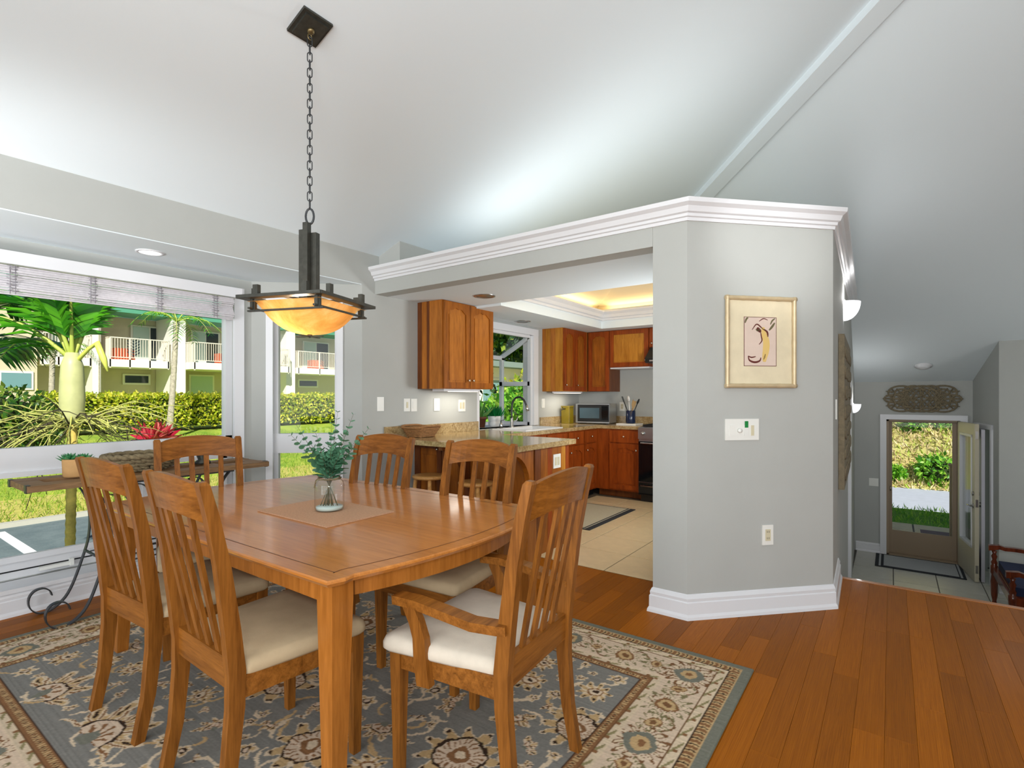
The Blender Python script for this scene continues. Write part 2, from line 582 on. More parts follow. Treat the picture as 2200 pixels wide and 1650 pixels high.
# inner sash frames of the two awning lights
for a, b in ((0.95, 1.44+ys), (1.50+ys, 3.89)):
    m = MB()
    m.box(a, b, 0.02, 0.05, 0.262, 0.30, Mb); m.box(a, b, 0.02, 0.05, 0.785, 0.815, Mb)
    m.box(a, a+0.03, 0.02, 0.05, 0.262, 0.815, Mb); m.box(b-0.03, b, 0.02, 0.05, 0.262, 0.815, Mb)
    m.done('awning_sash', M_trim, w1, bev=0.004)
BX(W1[0], W1[1], 0.036, 0.0395, 0.203, 0.211, Mb).done('gasket', M_black, w1)
lt = BX(0.93+ys, 1.09+ys, -0.005, 0.03, 0.186, 0.205, Mb).box(1.08+ys, 1.10+ys, -0.012, 0.02, 0.18, 0.225, Mb).done('window_latch', M_plate, w1, bev=0.003)
# stepped sill ledge and baseboard under the big window
BX(-4.36, -4.15, -1.8, 2.35, 0.135, 0.16).done('trim_2', M_trim, kind='structure', bev=0.008, seg=2)
BASE = [(0, 0), (0.028, 0), (0.026, 0.016), (0.018, 0.03), (0.017, 0.095), (0.012, 0.101), (0.014, 0.118), (0.005, 0.138), (0, 0.142)]
b2 = MB()
b2.box(-4.34, -4.17, -1.8, 2.3, 0, 0.136)
mould(b2, [(-4.17, -1.8), (-4.17, 2.34), (-3.72, 2.775)], [(o, z*0.96) for o, z in BASE], 1)
b2.done('baseboard_west', M_trim, kind='structure')
window('window_2', Md, W2[0], W2[1], W2[2], W2[3], [(W2[0], W2[1], 0.80, 0.965, 'rail')],
       [(0.19, 0.68, 0.96, 2.05), (0.19, 0.68, 0.53, 0.81)], cas=0.045)

# kitchen beam, soffits and the lit ceiling tray
BX(XW, -1.161, YB, YB+0.14, 2.185, 2.405).done('wall_beam', M_wall, kind='structure')
HX0, HX1, HY0, HY1 = -3.05, -1.05, 4.03, 6.2
MB().prism([(XW, YB+0.141), (-1.161, YB+0.141), (-1.161, 3.191), (-1.0, 3.191), (-0.46, 3.77), (-0.46, HY0), (XW, HY0)], 2.185, 2.405).done('ceiling_kitchen', M_ceil, kind='structure')
BX(XW, HX0, HY0, 6.78, 2.16, 2.405).done('ceiling_kitchen', M_ceil, kind='structure')
BX(HX0, -0.5, HY1, 6.78, 2.16, 2.405).done('ceiling_kitchen', M_ceil, kind='structure')
BX(HX1, -0.5, HY0, HY1, 2.16, 2.405).done('ceiling_kitchen', M_ceil, kind='structure')
tr = MB()
TP = [(-0.0, 2.26), (0.02, 2.262), (0.022, 2.285), (0.04, 2.295), (0.05, 2.33), (0.075, 2.36), (0.075, 2.375), (0, 2.378)]
mould(tr, [(HX0, HY0+0.001), (HX0, HY1), (HX1, HY1)], TP, 1)
tr.done('trim_3', M_trim, kind='structure')
M_cove = plain('cove_paint', S(240, 222, 184), 0.8)
cv = MB()
z0, z1 = 2.405, 2.60
a = [(HX0-0.12, HY0-0.12), (HX1+0.12, HY0-0.12), (HX1+0.12, HY1+0.12), (HX0-0.12, HY1+0.12)]
b = [(HX0+0.28, HY0+0.28), (HX1-0.28, HY0+0.28), (HX1-0.28, HY1-0.28), (HX0+0.28, HY1-0.28)]
r1 = [(x, y, z0) for x, y in a]; r2 = [(x, y, z0+0.06) for x, y in a]; r3 = [(x, y, z1) for x, y in b]
cv.loft([r1, r2, r3], True, False)
vs = [cv.v(p) for p in r3]; cv.f(vs)
cv.done('ceiling_tray', M_cove, kind='structure')
for (x, y, sx_, sy_) in ((HX0-0.07, 5.1, 0.06, 2.1), (HX1+0.07, 5.1, 0.06, 2.1), (-2.05, HY0-0.07, 1.9, 0.06), (-2.05, HY1+0.07, 1.9, 0.06)):
    lamp('cove_lamp', 'AREA', (x, y, 2.412), 2.4, (1.0, 0.78, 0.50), aim=(x, y+0.0001, 5), shape='RECTANGLE', size=sx_, size_y=sy_)

lamp('ledge_fill', 'AREA', (-1.6, 3.50, 2.43), 7.5, (1, 0.99, 0.97), aim=(-1.6, 3.9, 6), shape='RECTANGLE', size=2.4, size_y=0.45)  # added unseen light on the ledge to brighten the vault, no fixture there

# column with the angled face and the hall wall behind it
MB().prism([(-1.16, YB), (-0.955, YB), (-0.288, 3.735), (-0.40, 3.80), (-1.0, 3.19), (-1.16, 3.19)], 0, 2.405).done('wall_column', M_wall, kind='structure')
hA, hB = Vector((-0.288, 3.735, 0)), Vector((-0.47, 9.8, 0))
hU = (hB-hA).normalized(); hN = Vector((hU.y, -hU.x, 0)); hL = (hB-hA).length
Mh = basis(hA, hU, hN)         # local y points into the hall
prof = [(0, 0), (0.66, 0), (0.66, -1.13), (hL, -1.13), (hL, 1.58), ((7.55-3.735)/hU.y, 2.405), (0, 2.405)]
MB().loft([[Mh @ Vector((s, 0, z)) for s, z in prof], [Mh @ Vector((s, -0.11, z)) for s, z in prof]]).done('wall_hall', M_wall, kind='structure')
CR = [(0, 2.300), (0.010, 2.300), (0.013, 2.318), (0.024, 2.322), (0.027, 2.338), (0.040, 2.344), (0.052, 2.372), (0.074, 2.388), (0.078, 2.412), (0, 2.416)]
cr = MB()
mould(cr, [(XW+0.002, YB), (-0.955, YB), (-0.288, 3.735), tuple((hA+hU*3.9).xy)], CR, 1)
cr.done('trim_4', M_trim, kind='structure')
bb = MB()
mould(bb, [(-1.16, 3.19), (-1.16, YB), (-0.955, YB), (-0.288, 3.735), tuple((hA+hU*0.63).xy)], BASE, 1)
bb.done('baseboard_column', M_trim, kind='structure')
BX(2.9, 3.0, -0.02, 0.03, -1.12, 1.45, Mh).done('trim_5', M_trim, kind='structure', bev=0.004)

# kitchen shell
BX(XW-0.15, -0.39, 6.78, 6.93, 0, 2.76).done('wall_kitchen_north', M_wall, kind='structure')
# entry shell
DX0, DX1, DZ0, DZ1 = -0.065, 0.80, -1.12, 0.935
Mn = basis((-0.62, 9.8, 0), (1, 0, 0), (0, 1, 0))
wall_holes('wall_entry_north', Mn, 1.7, -1.13, 1.6, 0.15, [(DX0+0.62, DX1+0.62, DZ0-0.01, DZ1)])
eA, eB = Vector((0.93, 9.8, 0)), Vector((1.06, 8.64, 0))
eU = (eB-eA).normalized(); eN = Vector((eU.y, -eU.x, 0))*-1
Me = basis(eA, eU, eN)
CD = (0.18, 0.88, -1.12, 0.86)
wall_holes('wall_entry_east', Me, (eB-eA).length, -1.13, 2.05, 0.12, [CD])
BX(1.06, 3.3, 8.64, 8.76, -1.13, 2.05).done('wall_entry_back', M_wall, kind='structure')
BX(0.9, 2.2, 9.9, 10.0, -1.13, 1.6).done('wall_closet', M_wall, kind='structure')
# the walls behind the camera, each with an assumed wide opening to let light in
Ms = basis((-3.85, -3.2, 0), (1, 0, 0), (0, -1, 0))
wall_holes('wall_south', Ms, 7.1, -0.1, 4.1, 0.12, [(0.9, 5.6, 0.02, 2.5)])
Mee = basis((3.2, -3.3, 0), (0, 1, 0), (1, 0, 0))
wall_holes('wall_east', Mee, 12.0, -1.13, 4.1, 0.12, [(0.9, 4.5, 0.02, 2.5)])
BX(XW-0.15, XW, -3.3, -1.8, 0, 2.3).done('wall_southwest', M_wall, kind='structure')

# floors
fl = MB()
fl.prism([(-4.5, -3.3), (3.3, -3.3), (3.3, 4.36), (-0.42, 4.36), (-0.42, 3.52), (-4.5, 3.52)], -0.12, -0.012)
floor = fl.done('floor', M_sub, kind='structure')
pm = bpy.data.meshes.new('plank')
tmp = MB()
tmp.loft([[(-0.5, -0.5, -1), (0.5, -0.5, -1), (0.5, 0.5, -1), (-0.5, 0.5, -1)], [(-0.5, -0.5, -0.1), (0.5, -0.5, -0.1), (0.5, 0.5, -0.1), (-0.5, 0.5, -0.1)],
          [(-0.494, -0.4993, 0), (0.494, -0.4993, 0), (0.494, 0.4993, 0), (-0.494, 0.4993, 0)]])
tmp.bm.to_mesh(pm); tmp.bm.free(); pm.materials.append(M_plank)
RUG = (-3.78, -0.52, 0.165, 2.65)
def plank(x, y0, y1):
    o = bpy.data.objects.new('plank', pm)
    o.scale = (0.0992, y1-y0, 0.012); o.location = (x, (y0+y1)/2, 0)
    o.parent = floor
    COL.objects.link(o)
pw = 0.0995
i = 0
rp = random.Random(5)
x = -4.2
while x < 2.75:
    xa = x+pw/2
    y1 = 3.52 if xa < -1.16 else (YB if xa < -0.955 else (YB+(xa+0.955)*1.034 if xa < -0.29 else 4.36))
    y = -0.25 if xa < 1.2 else 0.6
    y -= rp.random()*0.9
    while y < y1-0.02:
        e = min(y1, y+0.75+rp.random()*0.85)
        if y1-e < 0.12: e = y1
        hid = (xa > RUG[0]+0.06 and xa < RUG[1]-0.06 and y > RUG[2]+0.03 and e < RUG[3]-0.03)
        vis = e > 0.45 or xa < -3.5
        # clip the stretch hidden under the rug
        if not hid and vis: plank(xa, y, e)
        y = e
    x += pw
BX(-0.3, 3.2, 4.355, 4.40, -0.05, 0.003).done('trim_6', plain('stair_nosing', S(172, 104, 44), 0.3, coat=0.3), kind='structure', bev=0.01, seg=2)
st = MB()
for k in range(6):
    st.box(-0.3, 3.2, 4.37+0.27*k, 4.64+0.27*k, -1.12, -0.19*(k+1)+0.02)
st.done('stairs', M_sub, kind='structure')
kf = BX(XW, -0.42, 3.52, 6.78, -0.12, -0.004).done('floor', M_grout, kind='structure')
ef = BX(-0.55, 3.2, 4.4, 10.0, -1.25, -1.125).done('floor', plain('entry_grout', S(92, 88, 78), 0.9), kind='structure')
tm = bpy.data.meshes.new('tile')
tmp = MB().loft([[(-0.5, -0.5, -1), (0.5, -0.5, -1), (0.5, 0.5, -1), (-0.5, 0.5, -1)], [(-0.5, -0.5, -0.3), (0.5, -0.5, -0.3), (0.5, 0.5, -0.3), (-0.5, 0.5, -0.3)],
          [(-0.489, -0.489, 0), (0.489, -0.489, 0), (0.489, 0.489, 0), (-0.489, 0.489, 0)]])
tmp.bm.to_mesh(tm); tmp.bm.free(); tm.materials.append(M_tile)
tm2 = tm.copy(); tm2.materials.clear(); tm2.materials.append(M_etile)
for ix in range(7):
    for iy in range(8):
        x0 = -3.08+0.455*ix; y0 = 3.535+0.442*iy
        o = bpy.data.objects.new('tile', tm)
        x1 = min(x0+0.447, -0.45); y1 = min(y0+0.434, 6.12)
        if x1-x0 < 0.05 or y1-y0 < 0.05: continue
        o.location = ((x0+x1)/2, (y0+y1)/2, 0.001); o.scale = (x1-x0, y1-y0, 0.006)
        o.parent = kf; COL.objects.link(o)
        o.matrix_parent_inverse = Matrix.Identity(4)
for ix in range(8):
    for iy in range(8):
        x0 = -0.44+0.46*ix; y0 = 6.15+0.46*iy
        if x0 > 2.8: continue
        o = bpy.data.objects.new('tile', tm2)
        o.location = (x0+0.23, y0+0.23, -1.119); o.scale = (0.45, 0.45, 0.006)
        if y0+0.46 > 9.8: o.scale = (0.45, 9.79-y0, 0.006); o.location.y = (y0+9.79)/2
        o.parent = ef; COL.objects.link(o)
# ------------------------------------------------------------------ dining chairs
PROF = [(-0.255, 0.0), (-0.222, 0.16), (-0.205, 0.34), (-0.204, 0.45), (-0.218, 0.58), (-0.245, 0.78), (-0.275, 0.93), (-0.298, 1.022)]
PW = [0.034, 0.040, 0.047, 0.05, 0.047, 0.040, 0.035, 0.030]
def py(z):
    for (a, za), (b, zb) in zip(PROF[:-1], PROF[1:]):
        if za <= z <= zb: return a+(b-a)*(z-za)/(zb-za)
    return PROF[-1][0]

def make_chair(name, label, arms=False):
    t = thing(name, label, 'chair', group='cherry dining chairs around the table')
    sm = M_seat2 if arms else M_seat
    hx = 0.215 if arms else 0.205
    for sx in (-1, 1):
        mb = MB(); rings = []
        for (y, z), d in zip(PROF, PW):
            x = sx*(hx-0.012+0.012*min(1, z/0.9)); hw = 0.0165
            rings.append([(x-hw, y-d/2, z), (x+hw, y-d/2, z), (x+hw, y+d/2, z), (x-hw, y+d/2, z)])
        x = sx*hx
        rings.append([(x-0.012, -0.311, 1.031), (x+0.012, -0.311, 1.031), (x+0.012, -0.292, 1.033), (x-0.012, -0.292, 1.033)])
        mb.loft(rings).done('back_post', M_chair, t, bev=0.003)
        fx, fy = sx*0.218, 0.205
        mb = MB()
        rings = []
        for z, d, dx in ((0, 0.015, 0.0), (0.2, 0.018, 0), (0.38, 0.022, 0), (0.44, 0.0225, 0)):
            rings.append([(fx-d, fy-d, z), (fx+d, fy-d, z), (fx+d, fy+d, z), (fx-d, fy+d, z)])
        mb.loft(rings).done('front_leg', M_chair, t, bev=0.003)
        a = Vector((sx*(hx-0.003), -0.19, 0)); b = Vector((sx*0.222, 0.20, 0))
        u = (b-a).normalized(); M = basis(a, u, Vector((-u.y, u.x, 0)))
        BX(0, (b-a).length, -0.011, 0.011, 0.368, 0.436, M).done('side_rail', M_chairx, t, bev=0.003)
    BX(-0.2, 0.2, 0.205, 0.226, 0.368, 0.436).done('front_rail', M_chairx, t, bev=0.003)
    BX(-hx+0.014, hx-0.014, -0.217, -0.193, 0.395, 0.487).done('back_rail', M_chairx, t, bev=0.003)
    # bowed crest rail
    mb = MB(); rings = []
    n = 12
    for i in range(n+1):
        u = -1+2*i/n
        x = u*(hx-0.012)
        zb = 0.905+0.024*(1-u*u); zt = 1.019+0.026*(1-u*u)-0.006*(abs(u) > 0.99)
        bow = -0.030*(1-u*u)
        th = 0.010
        y0 = py(zb)+bow; y1 = py(min(zt, 1.02))+bow
        rings.append([(x, y0+th, zb), (x, y0-th, zb), (x, y1-th*0.8, zt), (x, y1+th*0.8, zt)])
    mb.loft(rings, smooth=False).done('crest_rail', M_chairx, t, bev=0.002)
    for k in range(4):
        u = (-1.5+k)/1.5
        xb, xt = u*0.100, u*0.112
        uu = xt/(hx-0.012)
        yt = py(0.93)-0.030*(1-uu*uu)
        pts = []
        for j in range(6):
            f = j/5
            pts.append((xb+(xt-xb)*f, -0.205+(yt+0.205)*f, 0.478+(0.932-0.478)*f))
        MB().sweep(pts, [(-0.013, -0.006), (0.013, -0.006), (0.013, 0.006), (-0.013, 0.006)], up=(0, 1, 0.0)).done('slat', M_chair, t, bev=0.002)
    # padded seat
    def ring(k, z, yo=0):
        P = []
        for (cx, cy, a0) in ((0.222, 0.222, 0), (-0.222, 0.222, 90), (-0.190, -0.140, 180), (0.190, -0.140, 270)):
            for j in range(5):
                an = R(a0+22.5*j)
                P.append(((cx+0.028*math.cos(an))*k*(ks if cy > 0 else 1), (cy-0.018+0.03*math.sin(an))*k*(ks if cy > 0 else 1), z-0.006))
        return P
    ks = 1.07 if arms else 1.02
    mb = MB()
    mb.loft([ring(0.965, 0.434), ring(1.0, 0.444), ring(1.0, 0.462), ring(0.975, 0.478), ring(0.92, 0.487), ring(0.7, 0.493), ring(0.35, 0.495)], True, True, True)
    mb.done('seat_cushion', sm, t)
    if arms:
        for sx in (-1, 1):
            pts = [(sx*0.250, 0.185, 0.612), (sx*0.254, 0.09, 0.616), (sx*0.254, -0.02, 0.606), (sx*0.246, -0.12, 0.592), (sx*0.224, -0.19, 0.588), (sx*0.217, -0.225, 0.590)]
            MB().sweep(pts, [(-0.024, -0.016), (0.024, -0.016), (0.026, 0.013), (-0.026, 0.013)], up=(0, 0, 1)).done('armrest', M_chairx, t, bev=0.005, seg=2)
            pts = [(sx*0.236, 0.075, 0.345), (sx*0.242, 0.082, 0.42), (sx*0.246, 0.085, 0.50), (sx*0.250, 0.10, 0.55), (sx*0.251, 0.13, 0.602)]
            MB().sweep(pts, [(-0.014, -0.027), (0.014, -0.027), (0.014, 0.027), (-0.014, 0.027)], up=(0, 1, 0.2), scale=[1, 1, 0.95, 0.9, 0.85]).done('arm_support', M_chair, t, bev=0.004)
    return t

RZ = 0.012     # rug pile height
ch = make_chair('dining_chair', 'cherry side chair seen from behind, nearest the camera on the window side of the table')
spots = [(-1.785, 0.995, -1.6, None),
         (-2.455, 1.0, 3, 'cherry side chair pulled to the far left of the table near the scrolled console'),
         (-1.745, 1.86, 184, 'cherry side chair at the far long side of the table, nearer the grey column'),
         (-2.455, 1.835, 188, 'cherry side chair at the far long side of the table, under the wall switches'),
         (-2.985, 1.335, -104, 'cherry side chair alone at the table end by the big window')]
for k, (x, y, r, lab) in enumerate(spots):
    o = ch if k == 0 else copy_tree(ch)
    o.location = (x, y, RZ); o.rotation_euler = (0, 0, R(r))
    if lab: o['label'] = lab
ac = make_chair('dining_armchair', 'cherry armchair with pale suede seat at the near end of the table', True)
ac.location = (-1.160, 1.446, RZ); ac.rotation_euler = (0, 0, R(94.6))

# ------------------------------------------------------------------ dining table
tb = thing('dining_table', 'polished cherry dining table with bowed ends and tapered legs', 'table', (-2.255, 1.515, RZ))
def outline(off=0.0):
    P = []
    def seg(pts): P.extend(pts)
    xe, xw, y0, y1 = -1.318+off*0, -3.192, 0.912, 2.118
    m = 14
    east = [(-1.320, y0), (-1.306, y0+0.055)]
    for i in range(m+1):
        u = -1+2*i/m; east.append((-1.312+0.072*(1-u*u), 1.515+0.515*u))
    east += [(-1.306, y1-0.055), (-1.320, y1)]
    north = [(-2.255+0.93*u*-1, y1+0.026*(1-u*u)) for u in [-0.75+0.25*k for k in range(7)]]
    west = [(2*-2.255-x, y) for x, y in east[::-1]]
    south = [(-2.255+0.93*u, y0-0.012*(1-u*u)) for u in [-0.75+0.25*k for k in range(7)]]
    P = east+north+west+south
    if off:
        out = []
        n = len(P)
        for i in range(n):
            a, b, c = Vector(P[i-1]), Vector(P[i]), Vector(P[(i+1) % n])
            d1 = (b-a).normalized(); d2 = (c-b).normalized()
            n1 = Vector((-d1.y, d1.x)); n2 = Vector((-d2.y, d2.x))
            k = 1+n1.dot(n2)
            mv = (n1+n2)/max(k, 0.6)
            out.append((b.x+mv.x*off, b.y+mv.y*off))
        return out
    return P
TZ = 0.752
mb = MB()
rr = [[(x, y, z) for x, y in outline(o)] for o, z in ((0.030, TZ-0.030), (0.010, TZ-0.022), (0.0, TZ-0.010), (0.001, TZ-0.004), (0.005, TZ))]
top = mb.loft(rr).done('tabletop', M_table, tb)
mb = MB()
a, b = outline(0.062), outline(0.066)
mb.loft([[(x, y, TZ+0.0006) for x, y in a], [(x, y, TZ+0.0006) for x, y in b]], True, False).done('inlay_line', M_inlay, top)
for yy in (1.515,):
    pass
# apron boards: straight on the long sides, bowed at the ends
z0, z1 = 0.655, TZ-0.03
for y in (0.965, 2.050):
    BX(-3.10, -1.41, y, y+0.02, z0, z1).done('apron', M_tleg, tb, bev=0.003)
for sx in (1, -1):
    rings = []
    for i in range(13):
        u = -1+2*i/12
        x = -2.255+sx*(0.868+0.085*(1-u*u)); y = 1.515+0.455*u
        rings.append([(x, y, z0), (x-sx*0.022, y, z0), (x-sx*0.022, y, z1), (x, y, z1)])
    MB().loft(rings).done('apron', M_tleg, tb)
for sx in (1, -1):
    for sy in (1, -1):
        cx, cy = -2.255+sx*0.858, 1.515+sy*0.520
        rings = []
        for z, d in ((RZ, 0.022), (0.02, 0.0235), (0.6, 0.037), (0.66, 0.0385), (TZ-0.03, 0.0385)):
            ax, ay = cx+sx*(0.0385-d), cy+sy*(0.0385-d)
            rings.append([(ax-d, ay-d, z), (ax+d, ay-d, z), (ax+d, ay+d, z), (ax-d, ay+d, z)])
        MB().loft(rings).done('leg', M_tleg, tb, bev=0.003)

TT = TZ+RZ*0
# ------------------------------------------------------------------ placemat, jar, eucalyptus
BX(-2.39, -1.856, 1.281, 1.637, TZ+0.0007, TZ+0.0065).done('placemat', M_mat, bev=0.002, label='tan woven rectangular placemat under the glass jar on the table', cat='placemat')
jx, jy = -2.115, 1.475
jz = TZ+0.0068
jar = thing('glass_jar', 'clear glass jar with rope-trimmed neck and pebbles, on the placemat', 'jar', (jx, jy, jz))
mb = MB()
PJ = [(0.052, 0.0), (0.062, 0.004), (0.066, 0.015), (0.066, 0.115), (0.062, 0.132), (0.050, 0.145), (0.046, 0.152), (0.050, 0.160), (0.049, 0.163)]
mb.lathe(PJ, 28, (jx, jy, jz), cap=False)
mb.lathe([(0.0005, 0.004), (0.052, 0.0)], 28, (jx, jy, jz), cap=False)
mb.done('jar_glass', M_jar, jar, smooth=True)
mb = MB()
mb.tube([(jx+0.051*math.cos(a), jy+0.051*math.sin(a), jz+0.148+0.0015*math.sin(9*a)) for a in [2*PI*i/28 for i in range(28)]], 0.004, 6, True)
mb.tube([(jx-0.051, jy-0.02, jz+0.148), (jx-0.061, jy-0.03, jz+0.135), (jx-0.069, jy-0.03, jz+0.115), (jx-0.069, jy-0.032, jz+0.10)], 0.0035, 6)
mb.done('jar_twine', M_rope, jar)
mb = MB()
mb.lathe([(0.0005, 0.0055), (0.058, 0.006), (0.0605, 0.016), (0.060, 0.019), (0.0005, 0.020)], 24, (jx, jy, jz))
mb.done('jar_base', plain('glass_pebbles', S(206, 222, 218), 0.15), jar)
eu = thing('eucalyptus_sprigs', 'bunch of blue-green eucalyptus sprigs standing in the glass jar', 'plant', (jx, jy, jz+0.02))
M_euc = leafmat('eucalyptus_leaf', [(0.0, S(12, 62, 38)), (0.6, S(34, 108, 68)), (1.0, S(104, 154, 122))], 0.55, 0.15)
M_stem = plain('eucalyptus_stem', S(92, 84, 58), 0.7)
lm = bpy.data.meshes.new('leaf')
tmp = MB()
ctr = tmp.v(0.5, 0, -0.04)
rim = [tmp.v(0.5-0.5*math.cos(2*PI*k/8), 0.42*math.sin(2*PI*k/8), 0.03*(k % 2)) for k in range(8)]
for k in range(8): tmp.f((ctr, rim[k], rim[(k+1) % 8]), True)
tmp.bm.to_mesh(lm); tmp.bm.free(); lm.materials.append(M_euc)
re = random.Random(11)
Rr = Vector((math.cos(R(35.9)), math.sin(R(35.9)), 0)); Fd = Vector((-math.sin(R(35.9)), math.cos(R(35.9)), 0))
tips = [(-0.185, 0.02, 0.345), (-0.15, -0.03, 0.41), (-0.10, 0.04, 0.30), (-0.05, -0.04, 0.365), (0.0, 0.03, 0.40), (0.045, -0.02, 0.455), (0.055, 0.05, 0.36),
        (0.12, -0.03, 0.445), (0.175, 0.02, 0.375), (0.10, 0.06, 0.31), (-0.02, -0.06, 0.28), (0.03, -0.06, 0.31), (-0.07, 0.05, 0.25), (0.07, -0.05, 0.27)]
for (a, dpt, hh) in tips:
    tip = Vector((jx, jy, jz))+Rr*a+Fd*dpt+Vector((0, 0, hh))
    base = Vector((jx, jy, jz+0.022))-Rr*a*0.22-Fd*dpt*0.3
    mid = Vector((jx, jy, jz+0.155))+Rr*a*0.12+Fd*dpt*0.2
    pts = []
    for j in range(13):
        f = j/12
        p = base*(1-f)**2+mid*2*f*(1-f)*1.0+tip*f*f
        pts.append(p+Vector((0, 0, 0.02*math.sin(PI*f))))
    sp = MB().tube(pts, [0.0022*(1-0.7*j/12) for j in range(13)], 5).done('sprig', M_stem, eu)
    wo = wl(sp)
    n = 10
    for j in range(n):
        f = 0.42+0.58*j/(n-1)
        i0 = min(11, int(f*12)); p = pts[i0].lerp(pts[i0+1], f*12-i0)
        tg = (pts[min(12, i0+1)]-pts[i0]).normalized()
        for s in (0, 1):
            an = j*2.4+PI*s+re.uniform(-0.4, 0.4)
            side = tg.orthogonal().normalized(); side.rotate(Matrix.Rotation(an, 3, tg))
            d = (side+tg*0.55+Vector((0, 0, 0.1))).normalized()
            L = (0.052-0.037*((f-0.42)/0.58)**1.3)*re.uniform(0.8, 1.15)
            up = d.cross(tg).normalized()
            w_ = d.cross(up)
            M = Matrix((( d.x, up.x, w_.x), (d.y, up.y, w_.y), (d.z, up.z, w_.z))).to_4x4()
            o = bpy.data.objects.new('leaf', lm)
            o.parent = sp
            o.matrix_local = Matrix.Translation(p-wo) @ M @ Matrix.Scale(L, 4)
            COL.objects.link(o)

# ------------------------------------------------------------------ rug (woven colours on a dense pile grid)
def make_rug():
    x0, x1, y0, y1 = RUG
    nx, ny = int((x1-x0)/0.0055), int((y1-y0)/0.0055)
    X, Y = np.meshgrid(np.linspace(x0, x1, nx), np.linspace(y0, y1, ny))
    d = np.minimum(np.minimum(X-x0, x1-X), np.minimum(Y-y0, y1-Y))
    horiz = np.minimum(Y-y0, y1-Y) < np.minimum(X-x0, x1-X)
    s = np.where(horiz, X, Y)
    C = np.zeros(X.shape+(3,))
    col = lambda *c: np.array(S(*c)[:3])
    BLUE, BEIGE, CREAM, BRN, DRK, GRN, OLV, TAN = col(126, 124, 118), col(206, 184, 160), col(210, 190, 162), col(132, 94, 62), col(58, 42, 32), col(116, 116, 104), col(140, 130, 92), col(188, 158, 114)
    def put(mask, c, a=1.0):
        m = np.clip(mask, 0, 1)[..., None]*a
        C[:] = C*(1-m)+c*m
    rng = np.random.RandomState(4)
    nz = rng.normal(size=X.shape)*0.05
    C[:] = BLUE
    WX = 0.005*np.sin(X*41+Y*23)+0.003*np.sin(Y*67-X*19)+0.003*np.sin(X*120+1.7*np.sin(Y*90)); WY = 0.005*np.sin(Y*37-X*29+1)+0.003*np.sin(X*71+Y*13)+0.003*np.sin(Y*125+1.7*np.sin(X*95))
    def flower(cx, cy, r, n, kind, ang=0.0):
        sx0, sx1 = np.searchsorted(np.linspace(x0, x1, nx), [cx-r*1.5, cx+r*1.5]); sy0, sy1 = np.searchsorted(np.linspace(y0, y1, ny), [cy-r*1.5, cy+r*1.5])
        if sx1 <= sx0 or sy1 <= sy0: return
        sl = (slice(sy0, sy1), slice(sx0, sx1))
        dx, dy = X[sl]+WX[sl]-cx, Y[sl]+WY[sl]-cy
        rr = np.hypot(dx, dy)/r; ph = np.arctan2(dy, dx)-ang
        pet = 0.80+0.20*np.cos(n*ph)
        pet2 = 0.60+0.14*np.cos(n*ph+PI)
        V = C[sl]
        def p(mask, c):
            V[mask] = c
        if kind == 0:      # big palmette
            p(rr < pet*1.12, CREAM); p(rr < pet*1.02, TAN); p((rr < pet) & (np.cos(n*ph) < -0.75), BRN)
            p((np.abs(rr-pet*0.98) < 0.05) & (np.cos(n*ph) > 0.82), DRK)
            p(rr < 0.66, OLV if n % 2 else TAN); p(np.abs(rr-0.62) < 0.035, DRK); p(rr < 0.58, BEIGE)
            p((rr < 0.56) & (np.cos(2*n*ph) > 0.55) & (rr > 0.36), BRN); p(rr < 0.30, BRN); p(rr < 0.16, CREAM)
        elif kind == 1:    # rosette
            p(rr < pet*1.05, CREAM); p((rr < pet*0.97) & (np.cos(n*ph) > -0.1), TAN); p((np.abs(rr-0.78) < 0.09) & (np.cos(n*ph) > 0.7), DRK)
            p(rr < 0.42, BRN); p(rr < 0.32, CREAM); p(rr < 0.16, DRK)
        elif kind == 2:    # border rosette, brown petals on beige
            p((rr < pet) & (rr > 0.34) & (np.cos(n*ph) > 0.05), OLV*0.75); p((rr < pet*0.8) & (rr > 0.45) & (np.cos(n*ph) > 0.5), CREAM)
            p(np.abs(rr-0.40) < 0.05, BRN); p(rr < 0.34, TAN); p(rr < 0.18, BRN*0.8)
        elif kind == 3:    # border palmette with blue heart
            p((rr < pet*1.05) & (np.cos(n*ph) > -0.2), BRN*0.8); p((rr < pet*0.9) & (np.cos(n*ph) > 0.35), CREAM); p(rr < 0.58, GRN); p(rr < 0.36, TAN); p(rr < 0.15, BRN)
        elif kind == 4:    # small blossom
            p(rr < pet, CREAM); p((rr < 0.7) & (np.cos(n*ph) > 0.3), TAN); p(rr < 0.38, DRK); p(rr < 0.22, BEIGE)
        elif kind == 5:    # fan
            f = (np.cos(ph) > -0.1)
            p((rr < pet*1.2) & f, CREAM); p((rr < pet*1.1) & f & (np.cos(n*2*ph) > 0.2), TAN); p((rr < pet*1.15) & (rr > 0.35) & f & (np.cos(n*2*ph+PI) > 0.80), BRN); p((rr < pet) & (rr > 0.7) & f & (np.cos(n*2*ph) > 0.85), DRK); p((np.abs(rr-0.52) < 0.04) & f, DRK)
            p((rr < 0.5) & f, BEIGE); p((rr < 0.4) & f & (np.cos(n*ph) > 0.3), BRN); p(rr < 0.18, GRN)
    fy0, fy1, fx0, fx1 = y0+0.40, y1-0.40, x0+0.40, x1-0.40
    # vines, curls
    field = d > 0.40
    # arcs in the field
    cr_ = np.random.RandomState(9)
